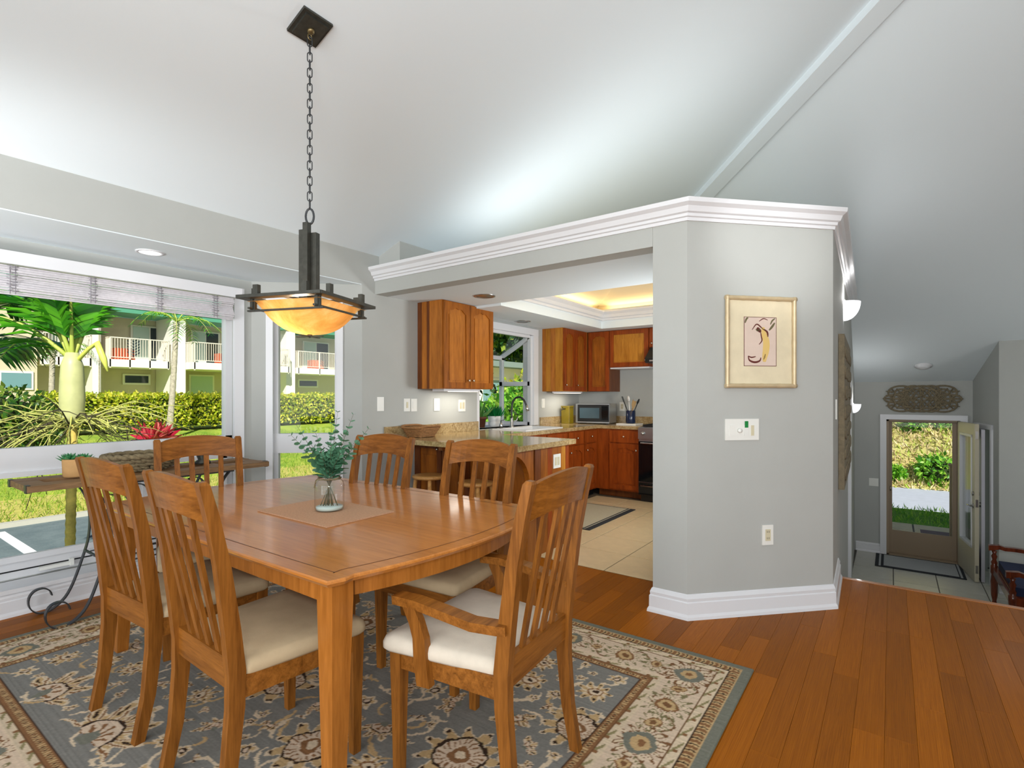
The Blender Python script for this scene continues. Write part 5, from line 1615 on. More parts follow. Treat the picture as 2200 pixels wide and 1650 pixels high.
for i in range(3):
    mb = MB(); x = -2.37+0.25*i
    for q in (-0.10, 0, 0.10): mb.box(x+q-0.005, x+q+0.005, 6.16, 6.72, 0.918, 0.934)
    for q in (6.17, 6.44, 6.71): mb.box(x-0.105, x+0.105, q-0.005, q+0.005, 0.9055, 0.932)
    mb.done('burner_grate', M_black, rg)

# stools under the overhang
def stool(x, y, z, label):
    t = thing('bar_stool', label, 'stool', (x, y, 0.0), 'round wooden stools at the peninsula')
    MB().lathe([(0, z-0.034), (0.13, z-0.034), (0.148, z-0.026), (0.152, z-0.014), (0.146, z-0.003), (0.10, z), (0, z-0.004)], 28, (x, y, 0)).done('seat', M_stool, t)
    for sx in (-1, 1):
        for sy in (-1, 1):
            MB().tube([(x+sx*0.085, y+sy*0.085, z-0.033), (x+sx*0.105, y+sy*0.105, z*0.5), (x+sx*0.128, y+sy*0.128, 0.001)], [0.017, 0.019, 0.015], 10).done('leg', M_stool, t)
    for sx in (-1, 1):
        MB().tube([(x+sx*0.112, y-0.112, 0.24), (x+sx*0.112, y+0.112, 0.24)], 0.010, 8).done('rung', M_stool, t)
        MB().tube([(x-0.108, y+sx*0.108, 0.32), (x+0.108, y+sx*0.108, 0.32)], 0.010, 8).done('rung', M_stool, t)
stool(-3.27, 3.29, 0.60, 'round oak stool at the wall end of the peninsula')
stool(-2.755, 3.31, 0.59, 'round oak stool seen through the slats, at the corbel end of the peninsula')

# kitchen mat
km = thing('kitchen_mat', 'sand coloured kitchen mat with dark striped edge on the tiles', 'mat', (-2.65, 5.0, 0.001))
BX(-2.97, -2.335, 4.49, 5.60, 0.0015, 0.008).done('mat_base', M_dmatb, km, bev=0.002)
BX(-2.93, -2.42, 4.54, 5.575, 0.0082, 0.0095).done('mat_centre', M_kmat, km)
BX(-2.40, -2.39, 4.50, 5.585, 0.0082, 0.0095).done('mat_stripe', M_kmat, km)
BX(-2.93, -2.39, 4.505, 4.515, 0.0082, 0.0095).done('mat_stripe', M_kmat, km)

# ------------------------------------------------------------------ entry
fd = MB()
fd.box(DX0-0.075, DX0+0.004, 9.772, 9.80, DZ0+0.002, DZ1+0.07); fd.box(DX1-0.004, DX1+0.075, 9.772, 9.80, DZ0+0.002, DZ1+0.07); fd.box(DX0-0.075, DX1+0.075, 9.770, 9.80, DZ1-0.004, DZ1+0.07)
dfo = fd.done('door_1', M_trim, kind='structure', bev=0.004)
jm = MB()
jm.box(DX0, DX0+0.035, 9.80, 9.95, DZ0, DZ1); jm.box(DX1-0.035, DX1, 9.80, 9.95, DZ0, DZ1); jm.box(DX0, DX1, 9.80, 9.95, DZ1-0.03, DZ1)
jm.box(DX0, DX1, 9.80, 9.97, DZ0-0.005, DZ0+0.02)
jm.done('jamb', M_door2, dfo, bev=0.003)
# glass storm door standing shut in the frame
mb = MB()
mb.box(DX0+0.035, DX0+0.075, 9.90, 9.93, DZ0+0.02, DZ1-0.03); mb.box(DX1-0.085, DX1-0.035, 9.90, 9.93, DZ0+0.02, DZ1-0.03)
mb.box(DX0+0.0755, DX1-0.0855, 9.902, 9.928, DZ0+0.02, DZ0+0.36); mb.box(DX0+0.0755, DX1-0.0855, 9.902, 9.928, DZ1-0.05, DZ1-0.03)
sdo = mb.done('screen_door', M_door2, dfo, bev=0.003)
BX(DX0+0.076, DX1-0.086, 9.912, 9.918, DZ0+0.36, DZ1-0.05).done('pane', M_glass, sdo)
MB().tube([(DX0+0.055, 9.90, -0.10), (DX0+0.055, 9.87, -0.10), (DX0+0.055, 9.87, -0.16)], 0.008, 6).done('handle', M_chrome, sdo)
# front door leaf swung into the hall
hx, hy = DX1-0.01, 9.765
ux, uy = 0.885-hx, 9.02-hy
u = Vector((ux, uy, 0)).normalized(); LL = 0.80
Mf = basis((hx, hy, 0), u, Vector((-u.y, u.x, 0))*-1)
fdl = thing('front_door', 'cream front door leaf with tall glass light, standing open in the entry', 'door', (hx, hy, DZ0))
zz0, zz1 = DZ0+0.012, DZ1-0.012
mb = MB()
mb.box(0, 0.12, -0.022, 0.022, zz0, zz1, Mf); mb.box(LL-0.13, LL, -0.022, 0.022, zz0, zz1, Mf)
mb.box(0.12, LL-0.13, -0.022, 0.022, zz0, zz0+0.42, Mf); mb.box(0.12, LL-0.13, -0.022, 0.022, zz1-0.16, zz1, Mf)
mb.done('leaf_frame', M_door, fdl, bev=0.003)
BX(0.12, LL-0.13, -0.004, 0.004, zz0+0.42, zz1-0.16, Mf).done('glass_light', M_glass, fdl)
mb = MB()
for a, b, c, d_ in ((0.105, 0.135, zz0+0.405, zz1-0.145), (LL-0.145, LL-0.115, zz0+0.405, zz1-0.145), (0.105, LL-0.115, zz0+0.405, zz0+0.435), (0.105, LL-0.115, zz1-0.175, zz1-0.145)):
    mb.box(a, b, -0.032, 0.032, c, d_, Mf)
mb.done('light_bead', M_trim, fdl, bev=0.004)
for s in (-1, 1):
    mb = MB()
    mb.lathe([(0.03, 0.022), (0.03, 0.03), (0.012, 0.034), (0.012, 0.06), (0, 0.062)], 14, M=Mf @ Matrix.Translation((LL-0.06, 0, -0.14)) @ Matrix.Rotation(-s*PI/2, 4, 'X'))
    mb.tube([Mf @ Vector((LL-0.06, s*0.056, -0.14)), Mf @ Vector((LL-0.16, s*0.062, -0.145))], 0.009, 8)
    mb.done('lever_handle', M_chrome, fdl)
    MB().lathe([(0.028, 0.022), (0.028, 0.034), (0.0, 0.038)], 14, M=Mf @ Matrix.Translation((LL-0.06, 0, 0.02)) @ Matrix.Rotation(-s*PI/2, 4, 'X')).done('deadbolt', M_chrome, fdl)
for z in (-0.95, -0.1, 0.78):
    BX(LL-0.001, LL+0.004, -0.014, 0.014, z-0.05, z+0.05, Mf).done('edge_plate', M_chrome, fdl)
# closet door ajar in the east wall
mb = MB()
a0, a1 = CD[0], CD[1]
mb.box(a0-0.06, a0+0.004, -0.02, 0.002, -1.118, CD[3]+0.06, Me); mb.box(a1-0.004, a1+0.06, -0.02, 0.002, -1.118, CD[3]+0.06, Me); mb.box(a0-0.06, a1+0.06, -0.022, 0.002, CD[3]-0.004, CD[3]+0.06, Me)
cdo = mb.done('door_2', M_trim, kind='structure', bev=0.004)
Mcl = Me @ Matrix.Translation((a0+0.02, 0.03, 0)) @ Matrix.Rotation(R(-9), 4, 'Z')
lf = BX(0, a1-a0-0.10, -0.018, 0.018, -1.11, CD[3]-0.01, Mcl).done('door_leaf', M_closet, cdo, bev=0.003)
MB().tube([Mcl @ Vector((a1-a0-0.15, -0.018, -0.10)), Mcl @ Vector((a1-a0-0.15, -0.065, -0.10)), Mcl @ Vector((a1-a0-0.26, -0.070, -0.10))], 0.008, 8).done('lever_handle', M_chrome, lf)
be = MB()
mould(be, [(-0.45, 9.8), (DX0-0.075, 9.8)], [(o, z-1.118) for o, z in BASE], 1)
be.done('baseboard_entry', M_trim, kind='structure')
be = MB()
mould(be, [(1.06, 8.64), (3.1, 8.64)], [(o, z-1.118) for o, z in BASE], 1)
be.done('baseboard_hall', M_trim, kind='structure')
# doormat
dm = thing('doormat', 'grey ribbed doormat with dark border inside the front door', 'mat', (0.3, 9.35, -1.118))
BX(-0.19, 0.80, 9.02, 9.745, -1.1185, -1.110, ).done('mat_border', M_dmatb, dm, bev=0.002)
BX(-0.09, 0.73, 9.09, 9.70, -1.1098, -1.107).done('mat_ribs', M_dmat, dm)
for x in (-0.135, 0.755): BX(x-0.012, x+0.012, 9.05, 9.72, -1.1098, -1.108).done('mat_stripe', M_dmat, dm)
# mahogany settee with navy cushion
bn = thing('settee', 'dark mahogany settee with carved arms and navy cushion in the entry', 'bench', (1.2, 7.55, -1.118))
fz = -1.118
x0, x1, y0, y1 = 0.955, 1.50, 6.98, 8.10
for y in (y0, y1):
    for x in (x0, x1):
        MB().lathe([(0, 0), (0.020, 0), (0.026, 0.03), (0.018, 0.06), (0.030, 0.12), (0.034, 0.28), (0.026, 0.36), (0.034, 0.38), (0.034, 0.46), (0.024, 0.47), (0.030, 0.50), (0.018, 0.53), (0.028, 0.57), (0.016, 0.60), (0.026, 0.63), (0, 0.64)], 14, (x, y, fz+0.0005)).done('turned_leg', M_bench, bn)
    n = 14
    rings = []
    for i in range(n+1):
        f = i/n; x = x0-0.05+(x1-x0+0.1)*f
        z = fz+0.66+0.02*math.sin(PI*f*1.5)+0.02*(f < 0.15)
        hh = 0.028+0.02*math.exp(-((f-0.02)/0.10)**2)
        rings.append([(x, y-0.034, z-hh), (x, y+0.034, z-hh), (x, y+0.034, z+0.012), (x, y-0.034, z+0.012)])
    MB().loft(rings).done('arm', M_bench, bn, bev=0.006, seg=2)
for x in (x0, x1): BX(x-0.018, x+0.018, y0+0.02, y1-0.02, fz+0.37, fz+0.45).done('seat_rail', M_bench, bn, bev=0.004)
for y in (y0, y1): BX(x0+0.02, x1-0.02, y-0.018, y+0.018, fz+0.37, fz+0.45).done('seat_rail', M_bench, bn, bev=0.004)
BX(x0+0.015, x1-0.015, y0+0.03, y1-0.03, fz+0.44, fz+0.452).done('seat_board', M_bench, bn)
BX(x0+0.03, x1-0.05, y0+0.05, y1-0.05, fz+0.4525, fz+0.535).done('seat_cushion', M_cush, bn, bev=0.03, seg=3)
BX(x1-0.02, x1+0.02, y0, y1, fz+0.80, fz+0.92).done('back_rail', M_bench, bn, bev=0.01)
for i in range(9):
    y = y0+0.1+0.115*i
    MB().tube([(x1, y, fz+0.44), (x1, y, fz+0.805)], 0.012, 8).done('spindle', M_bench, bn)
for y in (y0, y1): MB().tube([(x1, y, fz+0.63), (x1, y, fz+0.85)], 0.018, 8).done('back_post', M_bench, bn)
lamp('entry_fill', 'POINT', (0.9, 6.6, 1.2), 3.5, (1, 0.97, 0.93), shadow_soft_size=0.2)  # added point fill for the entry, without a fixture
# ------------------------------------------------------------------ outdoors
TH = R(35.9)
def ray(px, py=850):
    r = (px-1100)/1126.0; u = (850-py)/1126.0
    return Vector((-math.sin(TH)+r*math.cos(TH), math.cos(TH)+r*math.sin(TH), u))
def yx(px, x):
    d = ray(px); return d.y*x/d.x
def gz(x):
    if x > -7.39: return -0.66
    if x > -10.85: return -0.70
    return min(0.0, -0.66+0.66*(-10.8-x)/11.0)

def ground(name, c, c2, sc=6, rough=0.95, bump=0.3):
    k = NT(name)
    v = k.coord()
    n = k.noise(v, sc, 6, 0.7); n2 = k.noise(v, sc*0.12, 3, 0.5)
    m = k.mix(0.5, n.outputs[0], n2.outputs[0])
    k.l(k.ramp(m, [(0.38, c), (0.62, c2)]), k.b.inputs['Base Color'])
    k.b.inputs['Roughness'].default_value = rough
    k.bump(n.outputs[0], bump, 0.03)
    return k.m
M_lawn = ground('lawn_green', S(112, 150, 34), S(176, 190, 70), 9)
M_verge = ground('verge_dry', S(176, 176, 76), S(206, 190, 110), 9)
M_asph = ground('asphalt', S(92, 108, 112), S(116, 130, 132), 40, 0.9, 0.1)
M_hill = ground('hillside_soil', S(186, 164, 112), S(170, 180, 96), 1.2)
M_paint = plain('road_paint', S(236, 238, 240), 0.7)
M_stucco = plain('stucco', S(206, 194, 168), 0.9, var=0.03, scale=4)
M_stucco2 = plain('stucco_white', S(236, 232, 222), 0.9)
M_rail = plain('balcony_rail', S(226, 218, 204), 0.6)
M_teal = plain('teal_fascia', S(86, 156, 130), 0.6)
M_pane2 = plain('far_glass', S(112, 150, 158), 0.08)
M_pane3 = plain('far_dark_glass', S(40, 52, 60), 0.08)
M_orange = plain('orange_furniture', S(214, 98, 62), 0.7)
M_blind2 = plain('far_curtain', S(186, 206, 196), 0.6)
M_bark = plain('palm_bark', S(176, 168, 150), 0.9, var=0.3, scale=18)
M_hedge = leafmat('hedge_leaf', [(0, S(96, 130, 24)), (0.3, S(176, 196, 40)), (0.7, S(226, 222, 60)), (1, S(246, 236, 110))], 0.5, 0.4)
M_dark = leafmat('shrub_leaf', [(0, S(20, 56, 18)), (0.5, S(58, 110, 34)), (1, S(150, 170, 60))], 0.45, 0.25)
M_bright = leafmat('bright_leaf', [(0, S(60, 130, 30)), (0.5, S(120, 190, 50)), (1, S(190, 226, 90))], 0.45, 0.35)
M_red = leafmat('red_leaf', [(0, S(150, 14, 44)), (0.5, S(206, 34, 70)), (1, S(230, 130, 120))], 0.45, 0.25)
M_frond = leafmat('palm_leaflet', [(0, S(20, 84, 14)), (0.5, S(54, 140, 24)), (1, S(110, 196, 40))], 0.35, 0.4)
M_core = plain('shrub_core', S(40, 56, 20), 1.0)
M_dry = leafmat('dry_grass', [(0, S(196, 168, 120)), (0.35, S(226, 206, 160)), (0.6, S(236, 220, 180)), (0.75, S(196, 206, 96)), (1, S(150, 190, 60))], 0.8, 0.2)

def strip(name, xs, y0, y1, mat, zf=gz):
    V = []; F = []
    for i, x in enumerate(xs):
        V += [(x, y0, zf(x)), (x, y1, zf(x))]
        if i: F.append((2*i-2, 2*i-1, 2*i+1, 2*i))
    return raw(name, V, F, mat, kind='structure')
strip('planting_bed', [-4.55, -7.38], -14, 9.0, M_lawn)
strip('driveway', [-7.4, -10.84], -14, 30, M_asph)
strip('verge', [-10.86, -11.6, -12.6], -14, 30, M_verge)
strip('lawn', [-12.6, -16, -21.8, -29, -60], -24, 60, M_lawn)
BX(-10.9, -10.76, -14, 30, -0.72, -0.63).done('kerb', plain('concrete', S(190, 188, 176), 0.9), kind='structure')
BX(-10.5, -7.9, 1.74, 1.86, -0.699, -0.694).done('parking_line', M_paint, kind='structure')
BX(-10.5, -7.9, -0.9, -0.78, -0.699, -0.694).done('parking_line', M_paint, kind='structure')
n = 22000
P = np.stack([-10.9-rs.rand(n)**1.4*9, rs.uniform(-1.5, 14, n), np.zeros(n)], 1)
P[:, 2] = [gz(x) for x in P[:, 0]]
dr = np.zeros((n, 3)); dr[:, 2] = 2.0
go = leaves('grass_blades', P, leafmat('grass_blade', [(0, S(90, 140, 24)), (0.6, S(150, 186, 46)), (1, S(206, 196, 96))], 0.6, 0.3), 0.10, None, 'stuff', 0.10, dr)
tag(go, 'bright green and straw lawn grass beyond the parking strip', 'grass')

def hedge(name, x, y0, y1, hw, h, n, mat, label, size=0.13, zg=None):
    t = thing(name, label, 'hedge', (x, (y0+y1)/2, gz(x) if zg is None else zg))
    z0 = gz(x) if zg is None else zg
    BX(x-hw*0.8, x+hw*0.8, y0+0.1, y1-0.1, z0+0.15, z0+h*0.9).done('core', M_core, t, bev=0.1)
    P = np.stack([x+rs.uniform(-hw, hw, n), rs.uniform(y0, y1, n), z0+0.12+rs.rand(n)**0.8*(h-0.12)], 1)
    side = rs.rand(n)
    P[side < 0.55, 0] = x+hw*(0.8+0.25*rs.rand((side < 0.55).sum()))
    m = side > 0.72
    P[m, 2] = z0+h*(0.9+0.14*rs.rand(m.sum()))
    leaves('foliage', P, mat, size, t, 'stuff', 0.55)
    return t
hedge('trimmed_hedge', -22, 4.6, 24, 0.75, 1.32, 17000, M_hedge, 'long clipped yellow-green hedge in front of the apartment building')
def bush(name, c, r, n, mat, label, size=0.16, sq=0.8, cat='shrub', core=True):
    t = thing(name, label, cat, (c[0], c[1], c[2]-r*sq))
    if core:
        MB().lathe([(0.0, -0.8*sq*r), (0.55*r, -0.6*sq*r), (0.75*r, 0), (0.5*r, 0.6*sq*r), (0, 0.75*sq*r)], 12, c).done('core', M_core, t)
    d = rs.normal(size=(n, 3)); d /= np.linalg.norm(d, axis=1)[:, None]
    rad = (0.72+0.34*rs.rand(n))*r
    P = np.array(c)+d*rad[:, None]*np.array([1, 1, sq])
    leaves('foliage', P, mat, size, t, 'stuff', 0.5, d*0.8)
    return t
bush('round_shrub', (-17.5, 3.0, 0.55), 1.15, 2600, M_dark, 'dark rounded shrub left of the hedge outside the big window')
bush('round_shrub', (-19.0, 1.2, 0.6), 1.3, 2600, M_dark, 'larger dark shrub at the far left edge of the window view')
def spiky(name, x, y, h, n, L, label, z0=None):
    z = gz(x) if z0 is None else z0
    t = thing(name, label, 'plant', (x, y, z))
    MB().tube([(x, y, z), (x+0.02, y, z+h)], [0.03, 0.02], 6).done('stem', M_bark, t)
    P = np.stack([x+rs.normal(size=n)*0.05, y+rs.normal(size=n)*0.05, z+h*(0.55+0.5*rs.rand(n))], 1)
    dr = rs.normal(size=(n, 3)); dr[:, 2] = np.abs(dr[:, 2])*0.9+0.35
    leaves('blades', P, M_red, L, t, 'stuff', 0.22, dr*1.4, 0, 0.4)
for (px, t_, h, L, lab) in ((14, 13.2, 0.75, 0.80, 'tall red ti plant at the left edge of the big window view'), (52, 13.8, 0.6, 0.62, 'red ti plant right of the taller one, left of the palm'), (-45, 13.0, 0.7, 0.7, 'red ti plant furthest left outside the big window'), (328, 15.5, 0.22, 0.55, 'low red bromeliad on the lawn before the hedge'), (345, 16.3, 0.2, 0.5, 'small red bromeliad right behind the low one on the lawn')):
    d = ray(px)*t_
    spiky('red_plant', d.x, d.y, h, 60, L, lab)

# near palm outside the window
def frond(parent, base, az, el, L, n, drop, lw, mat=M_frond):
    mb = MB()
    h = Vector((math.cos(az), math.sin(az), 0))
    pts = []
    for i in range(13):
        f = i/12
        pts.append(base+h*(L*f*math.cos(el)*(1-0.12*f))+Vector((0, 0, L*(math.sin(el)*f-drop*f*f))))
    o = MB().tube(pts, [0.022*(1-0.85*i/12) for i in range(13)], 5).done('frond', plain('frond_rib', S(176, 190, 84), 0.5) if 'frond_rib' not in MATS else MATS['frond_rib'], parent)
    V = []; F = []
    for i in range(n):
        f = 0.16+0.84*i/(n-1)
        k = min(11, int(f*12)); p = pts[k].lerp(pts[k+1], f*12-k); tg = (pts[k+1]-pts[k]).normalized()
        sd = tg.cross(Vector((0, 0, 1))).normalized()
        for s in (-1, 1):
            ll = lw*(math.sin(PI*(0.12+0.80*f))**0.7)*random.uniform(0.85, 1.1)
            d = (sd*s+tg*0.75+Vector((0, 0, random.uniform(-0.1, 0.25)))).normalized()
            w_ = tg*0.021*(lw/0.45)
            q1 = p+d*ll*0.5-Vector((0, 0, ll*0.06)); q2 = p+d*ll-Vector((0, 0, ll*0.34))
            b = len(V)
            V += [p-w_*0.4, p+w_*0.4, q1-w_, q1+w_, q2]
            F += [(b, b+1, b+3), (b, b+3, b+2), (b+2, b+3, b+4)]
    l = raw('leaflets', V, F, mat, o, 'stuff')
    return o
pp = ray(155)*5.0
pbx, pby = pp.x, pp.y
pm_ = thing('palm_tree', 'young palm with ringed trunk and green crownshaft close outside the big window', 'tree', (pbx, pby, -0.66))
mb = MB()
pts = []; rad = []
for i in range(46):
    z = -0.66+1.74*i/45
    pts.append((pbx+0.012*math.sin(z*2), pby-0.03*(1.05-z)*0.4, z)); rad.append(0.038+(0.005 if i % 2 else 0)+0.01*math.exp(-(z+0.66)*5))
mb.tube(pts, rad, 12).done('trunk', plain('ringed_bark', S(222, 196, 100), 0.8, var=0.35, scale=9), pm_)
MB().tube([(pbx, pby, 1.02), (pbx, pby, 1.10), (pbx, pby, 1.25), (pbx, pby, 1.45), (pbx, pby, 1.58), (pbx, pby, 1.70)], [0.06, 0.095, 0.102, 0.096, 0.088, 0.05], 14).done('crownshaft', plain('crownshaft', S(190, 192, 136), 0.45, var=0.12, scale=7), pm_)
pb = Vector((pbx, pby, 1.62))
Rv = Vector((math.cos(TH), math.sin(TH), 0)); Fv = Vector((-math.sin(TH), math.cos(TH), 0))
def azim(a, b):
    v = Rv*a+Fv*b
    return math.atan2(v.y, v.x)
for (a, b, el, L, dp) in ((-1, 0.0, 66, 1.75, 0.62), (-1, -0.5, 50, 1.7, 0.62), (-0.8, 0.8, 72, 1.6, 0.42), (-0.4, -1, 74, 1.6, 0.4), (0.25, 0.9, 80, 1.7, 0.3), (0.5, 0.6, 74, 1.5, 0.42), (-0.2, 0.2, 86, 1.6, 0.15), (0.45, -0.6, 76, 1.45, 0.4), (-0.9, 0.3, 36, 1.5, 0.55), (-0.6, -0.2, 76, 1.6, 0.3)):
    frond(pm_, pb, azim(a, b), R(el), L, 42, dp, 0.50)
MB().tube([pb+Vector((0, 0, -0.05)), pb+Rv*0.16+Vector((0, 0, 0.12)), pb+Rv*0.24+Vector((0, 0, 0.17)), pb+Rv*0.30+Vector((0, 0, 0.02)), pb+Rv*0.34+Vector((0, 0, -0.10))], [0.02, 0.018, 0.03, 0.028, 0.008], 8).done('bent_spear', plain('young_spear', S(206, 214, 96), 0.5), pm_)
M_stalk = plain('fruit_stalk', S(176, 178, 96), 0.7, var=0.3, scale=5); M_stalkd = plain('dry_stalk', S(66, 60, 40), 0.8)
ra = random.Random(21)
for i in range(64):
    az = ra.uniform(0, 2*PI); el = ra.uniform(-0.5, 0.75); L = ra.uniform(0.35, 0.95)
    d = Vector((math.cos(az), math.sin(az), 0))
    b0 = Vector((pbx, pby, 1.04+ra.uniform(-0.05, 0.06)))
    pts = [b0+d*(0.05+L*f)+Vector((0, 0, L*(math.sin(el)*f-0.42*f*f)))+Vector((0, 0, 0.03*math.sin(7*f+i))) for f in [j/7 for j in range(8)]]
    mb = MB().tube(pts, [0.008*(1-0.7*j/7) for j in range(8)], 5)
    for q in range(3):
        p0 = pts[3+q]; e = Vector((ra.uniform(-1, 1), ra.uniform(-1, 1), ra.uniform(-0.9, 0.3))).normalized()*0.22+d*0.1
        mb.tube([p0, p0+e*0.5+Vector((0, 0, 0.02)), p0+e], [0.005, 0.004, 0.002], 4)
    mb.done('fruit_stalk', M_stalkd if i % 4 == 0 else M_stalk, pm_)
# slim palms by the hedge
def slim(px, t_, ztop, label, lean=0.0):
    d = ray(px)*t_
    t = thing('slim_palm', label, 'tree', (d.x, d.y, gz(d.x)))
    z0 = gz(d.x)
    mb = MB(); pts = []; rad = []
    for i in range(30):
        f = i/29; pts.append((d.x+0.05*math.sin(4*f), d.y+lean*f, z0+(ztop-z0)*f)); rad.append(0.095-0.02*f+0.006*(i % 2)+0.06*math.exp(-f*14)+0.06*max(0, f-0.9)*10*0.5)
    mb.tube(pts, rad, 10).done('trunk', M_bark, t)
    b = Vector((d.x, d.y+lean, ztop))
    for k in range(9):
        frond(t, b, k*0.7+0.3, R(random.uniform(20, 65)), 1.9, 16, 0.75, 0.42, M_bright if k % 2 else M_frond)
    return t
slim(362, 17.3, 3.75, 'slim spotted palm trunk standing in front of the apartment balconies', 0.25)
slim(106, 18.5, 2.9, 'slim pale palm behind the near palm, left of the hedge', 0.1)

# apartment building opposite
bd = thing('apartment_building', 'two-storey cream apartment building with railed balconies beyond the hedge', 'building', (-31, 14, 0))
XF0, XR = -30.0, -31.7
Y = lambda px, x=XF0: yx(px, x)
ZS0, ZS1, ZR, ZE = 2.66, 3.02, 4.08, 5.28
BX(-36, XR-0.15, 0.5, 30, 0, ZE).done('rear_wall', M_stucco, bd)
BX(XR-0.15, XF0, 0.0, Y(80), 0, ZE).done('wing_wall', M_stucco, bd)
for (p0, p1, zz0, zz1, m) in ((-30, 64, 3.10, 3.58, M_pane3), (2, 66, 1.62, 2.25, M_pane2)):
    f = BX(XF0+0.002, XF0+0.06, Y(p0)-0.08, Y(p1)+0.08, zz0-0.08, zz1+0.08).done('window', M_stucco2, bd)
    BX(XF0+0.061, XF0+0.08, Y(p0), Y(p1), zz0, zz1).done('pane', m, f)
for (p0, p1) in ((196, 214), (366, 396), (612, 631)):
    BX(XR-0.1, XF0+0.15, Y(p0), Y(p1), 0, ZE).done('pier', M_stucco2, bd)
BX(XF0+0.152, XF0+0.19, Y(209), Y(211.5), 0, ZE).done('downpipe', M_bark, bd)
BX(XR-0.1, XF0+0.22, 0.0, 30, ZE, ZE+0.28).done('fascia', M_teal, bd)
MB().loft([[(XF0+0.3, -0.5, ZE+0.26), (-36, -0.5, ZE+2.6), (-36, -0.5, ZE+2.8), (XF0+0.3, -0.5, ZE+0.42)], [(XF0+0.3, 31, ZE+0.26), (-36, 31, ZE+2.6), (-36, 31, ZE+2.8), (XF0+0.3, 31, ZE+0.42)]]).done('roof', M_teal, bd)
def balcony(pa, pb_, proj, furn, door):
    ya_, yb_ = Y(pa), Y(pb_); xo = XF0+proj
    s = BX(XR-0.1, xo, ya_, yb_, ZS0, ZS1).done('balcony', M_stucco2, bd)
    mb = MB()
    mb.box(xo-0.06, xo-0.01, ya_, yb_, ZR-0.05, ZR); mb.box(xo-0.05, xo-0.02, ya_, yb_, ZS1+0.08, ZS1+0.12)
    y = ya_
    while y < yb_: mb.box(xo-0.045, xo-0.025, y, y+0.022, ZS1+0.1, ZR-0.04); y += 0.115
    for q in (0.02, 0.33, 0.66, 0.98):
        yy = ya_+(yb_-ya_)*q; mb.box(xo-0.07, xo+0.0, yy-0.03, yy+0.03, ZS0-0.05, ZR)
    for yy in (ya_, yb_-0.04):
        mb.box(XF0-0.6, xo, yy, yy+0.04, ZR-0.05, ZR); x = XF0-0.5
        while x < xo: mb.box(x, x+0.022, yy, yy+0.03, ZS1, ZR-0.04); x += 0.115
    mb.done('railing', M_rail, s)
    if furn:
        yc = ya_+(yb_-ya_)*0.40
        mb = MB()
        for k in range(6):
            z = ZS1+0.16+0.14*k
            for sg in (-1, 1):
                mb.loft([[(xo-0.10, yc, z), (xo-0.09, yc, z), (xo-0.09, yc, z+0.07), (xo-0.10, yc, z+0.07)], [(xo-0.10, yc+sg*0.26, z+0.18), (xo-0.09, yc+sg*0.26, z+0.18), (xo-0.09, yc+sg*0.26, z+0.25), (xo-0.10, yc+sg*0.26, z+0.25)]])
        mb.done('chevron_panel', M_pane3, s)
        BX(xo-0.75, xo-0.2, yc-0.75, yc+0.1, ZS1+0.001, ZS1+0.55).done('orange_seat', M_orange, s, bev=0.05)
    if door:
        d0, d1 = Y(door[0], XR), Y(door[1], XR)
        f = BX(XR-0.148, XR-0.08, d0-0.1, d1+0.1, ZS1+0.001, 4.95).done('balcony_door', M_stucco2, bd)
        BX(XR-0.079, XR-0.06, d0, (d0+d1)/2-0.03, ZS1+0.05, 4.87).done('pane', M_blind2, f); BX(XR-0.079, XR-0.06, (d0+d1)/2+0.03, d1, ZS1+0.05, 4.87).done('pane', M_pane3, f)
balcony(88, 195, 0.1, False, (112, 176))
balcony(230, 360, 0.25, True, (287, 358))
balcony(397, 606, 0.9, True, (416, 470))
balcony(634, 770, 0.25, True, (655, 706))
balcony(790, 900, 0.25, False, None)
for (p0, p1, zz0, zz1, m) in ((270, 320, 1.95, 2.32, M_pane3), (412, 458, 1.25, 2.38, M_blind2), (645, 682, 1.93, 2.28, M_pane3), (176, 192, 1.95, 2.3, M_pane3)):
    y0_, y1_ = Y(p0, XR), Y(p1, XR)
    f = BX(XR-0.148, XR-0.08, y0_-0.1, y1_+0.1, zz0-0.09, zz1+0.09).done('window', M_stucco2, bd)
    BX(XR-0.079, XR-0.06, y0_, y1_, zz0, zz1).done('pane', m, f)
BX(-32, -30.9, Y(215), Y(236), 0, ZE).done('side_wall', M_stucco, bd)

# behind the kitchen window: shrubs and a white house
for (x, y, z, r, n, m, lab) in ((-6.1, 8.3, 0.35, 0.9, 2600, M_bright, 'bright green shrub close outside the garden window'), (-7.4, 10.6, 0.45, 1.1, 2600, M_bright, 'bright green shrub further right outside the garden window'),
                                (-8.9, 13.4, 0.7, 1.3, 2400, M_hedge, 'yellow-green shrub behind the bright ones outside the kitchen')):
    bush('garden_shrub', (x, y, z), r, n, m, lab, 0.15, 1.0)
h2 = thing('white_house', 'white house with grey windows beyond the garden window', 'house', (-14, 22, -0.5))
BX(-19, -15, 15.5, 28, -0.6, 2.6).done('house_wall', M_stucco2, h2)
BX(-19.6, -14.2, 15.0, 28.5, 2.6, 2.85).done('house_roof', plain('grey_roof', S(120, 136, 132), 0.8), h2)
for y in (16.2, 18.4, 20.6, 22.8):
    f = BX(-14.999, -14.94, y-0.1, y+1.3, 0.9, 2.1).done('house_window', M_stucco2, h2); BX(-14.939, -14.92, y, y+1.2, 1.0, 2.0).done('pane', M_pane2, f)
bush('tree_crown', (-21, 34, 6.5), 5.0, 5200, M_dark, 'dark tree crown behind the white house', 0.7, 0.8, 'tree')
bush('tree_crown', (-46, 9, 6.0), 4.0, 3000, M_dark, 'dark tree crown behind the apartment roof', 0.7, 0.8, 'tree')

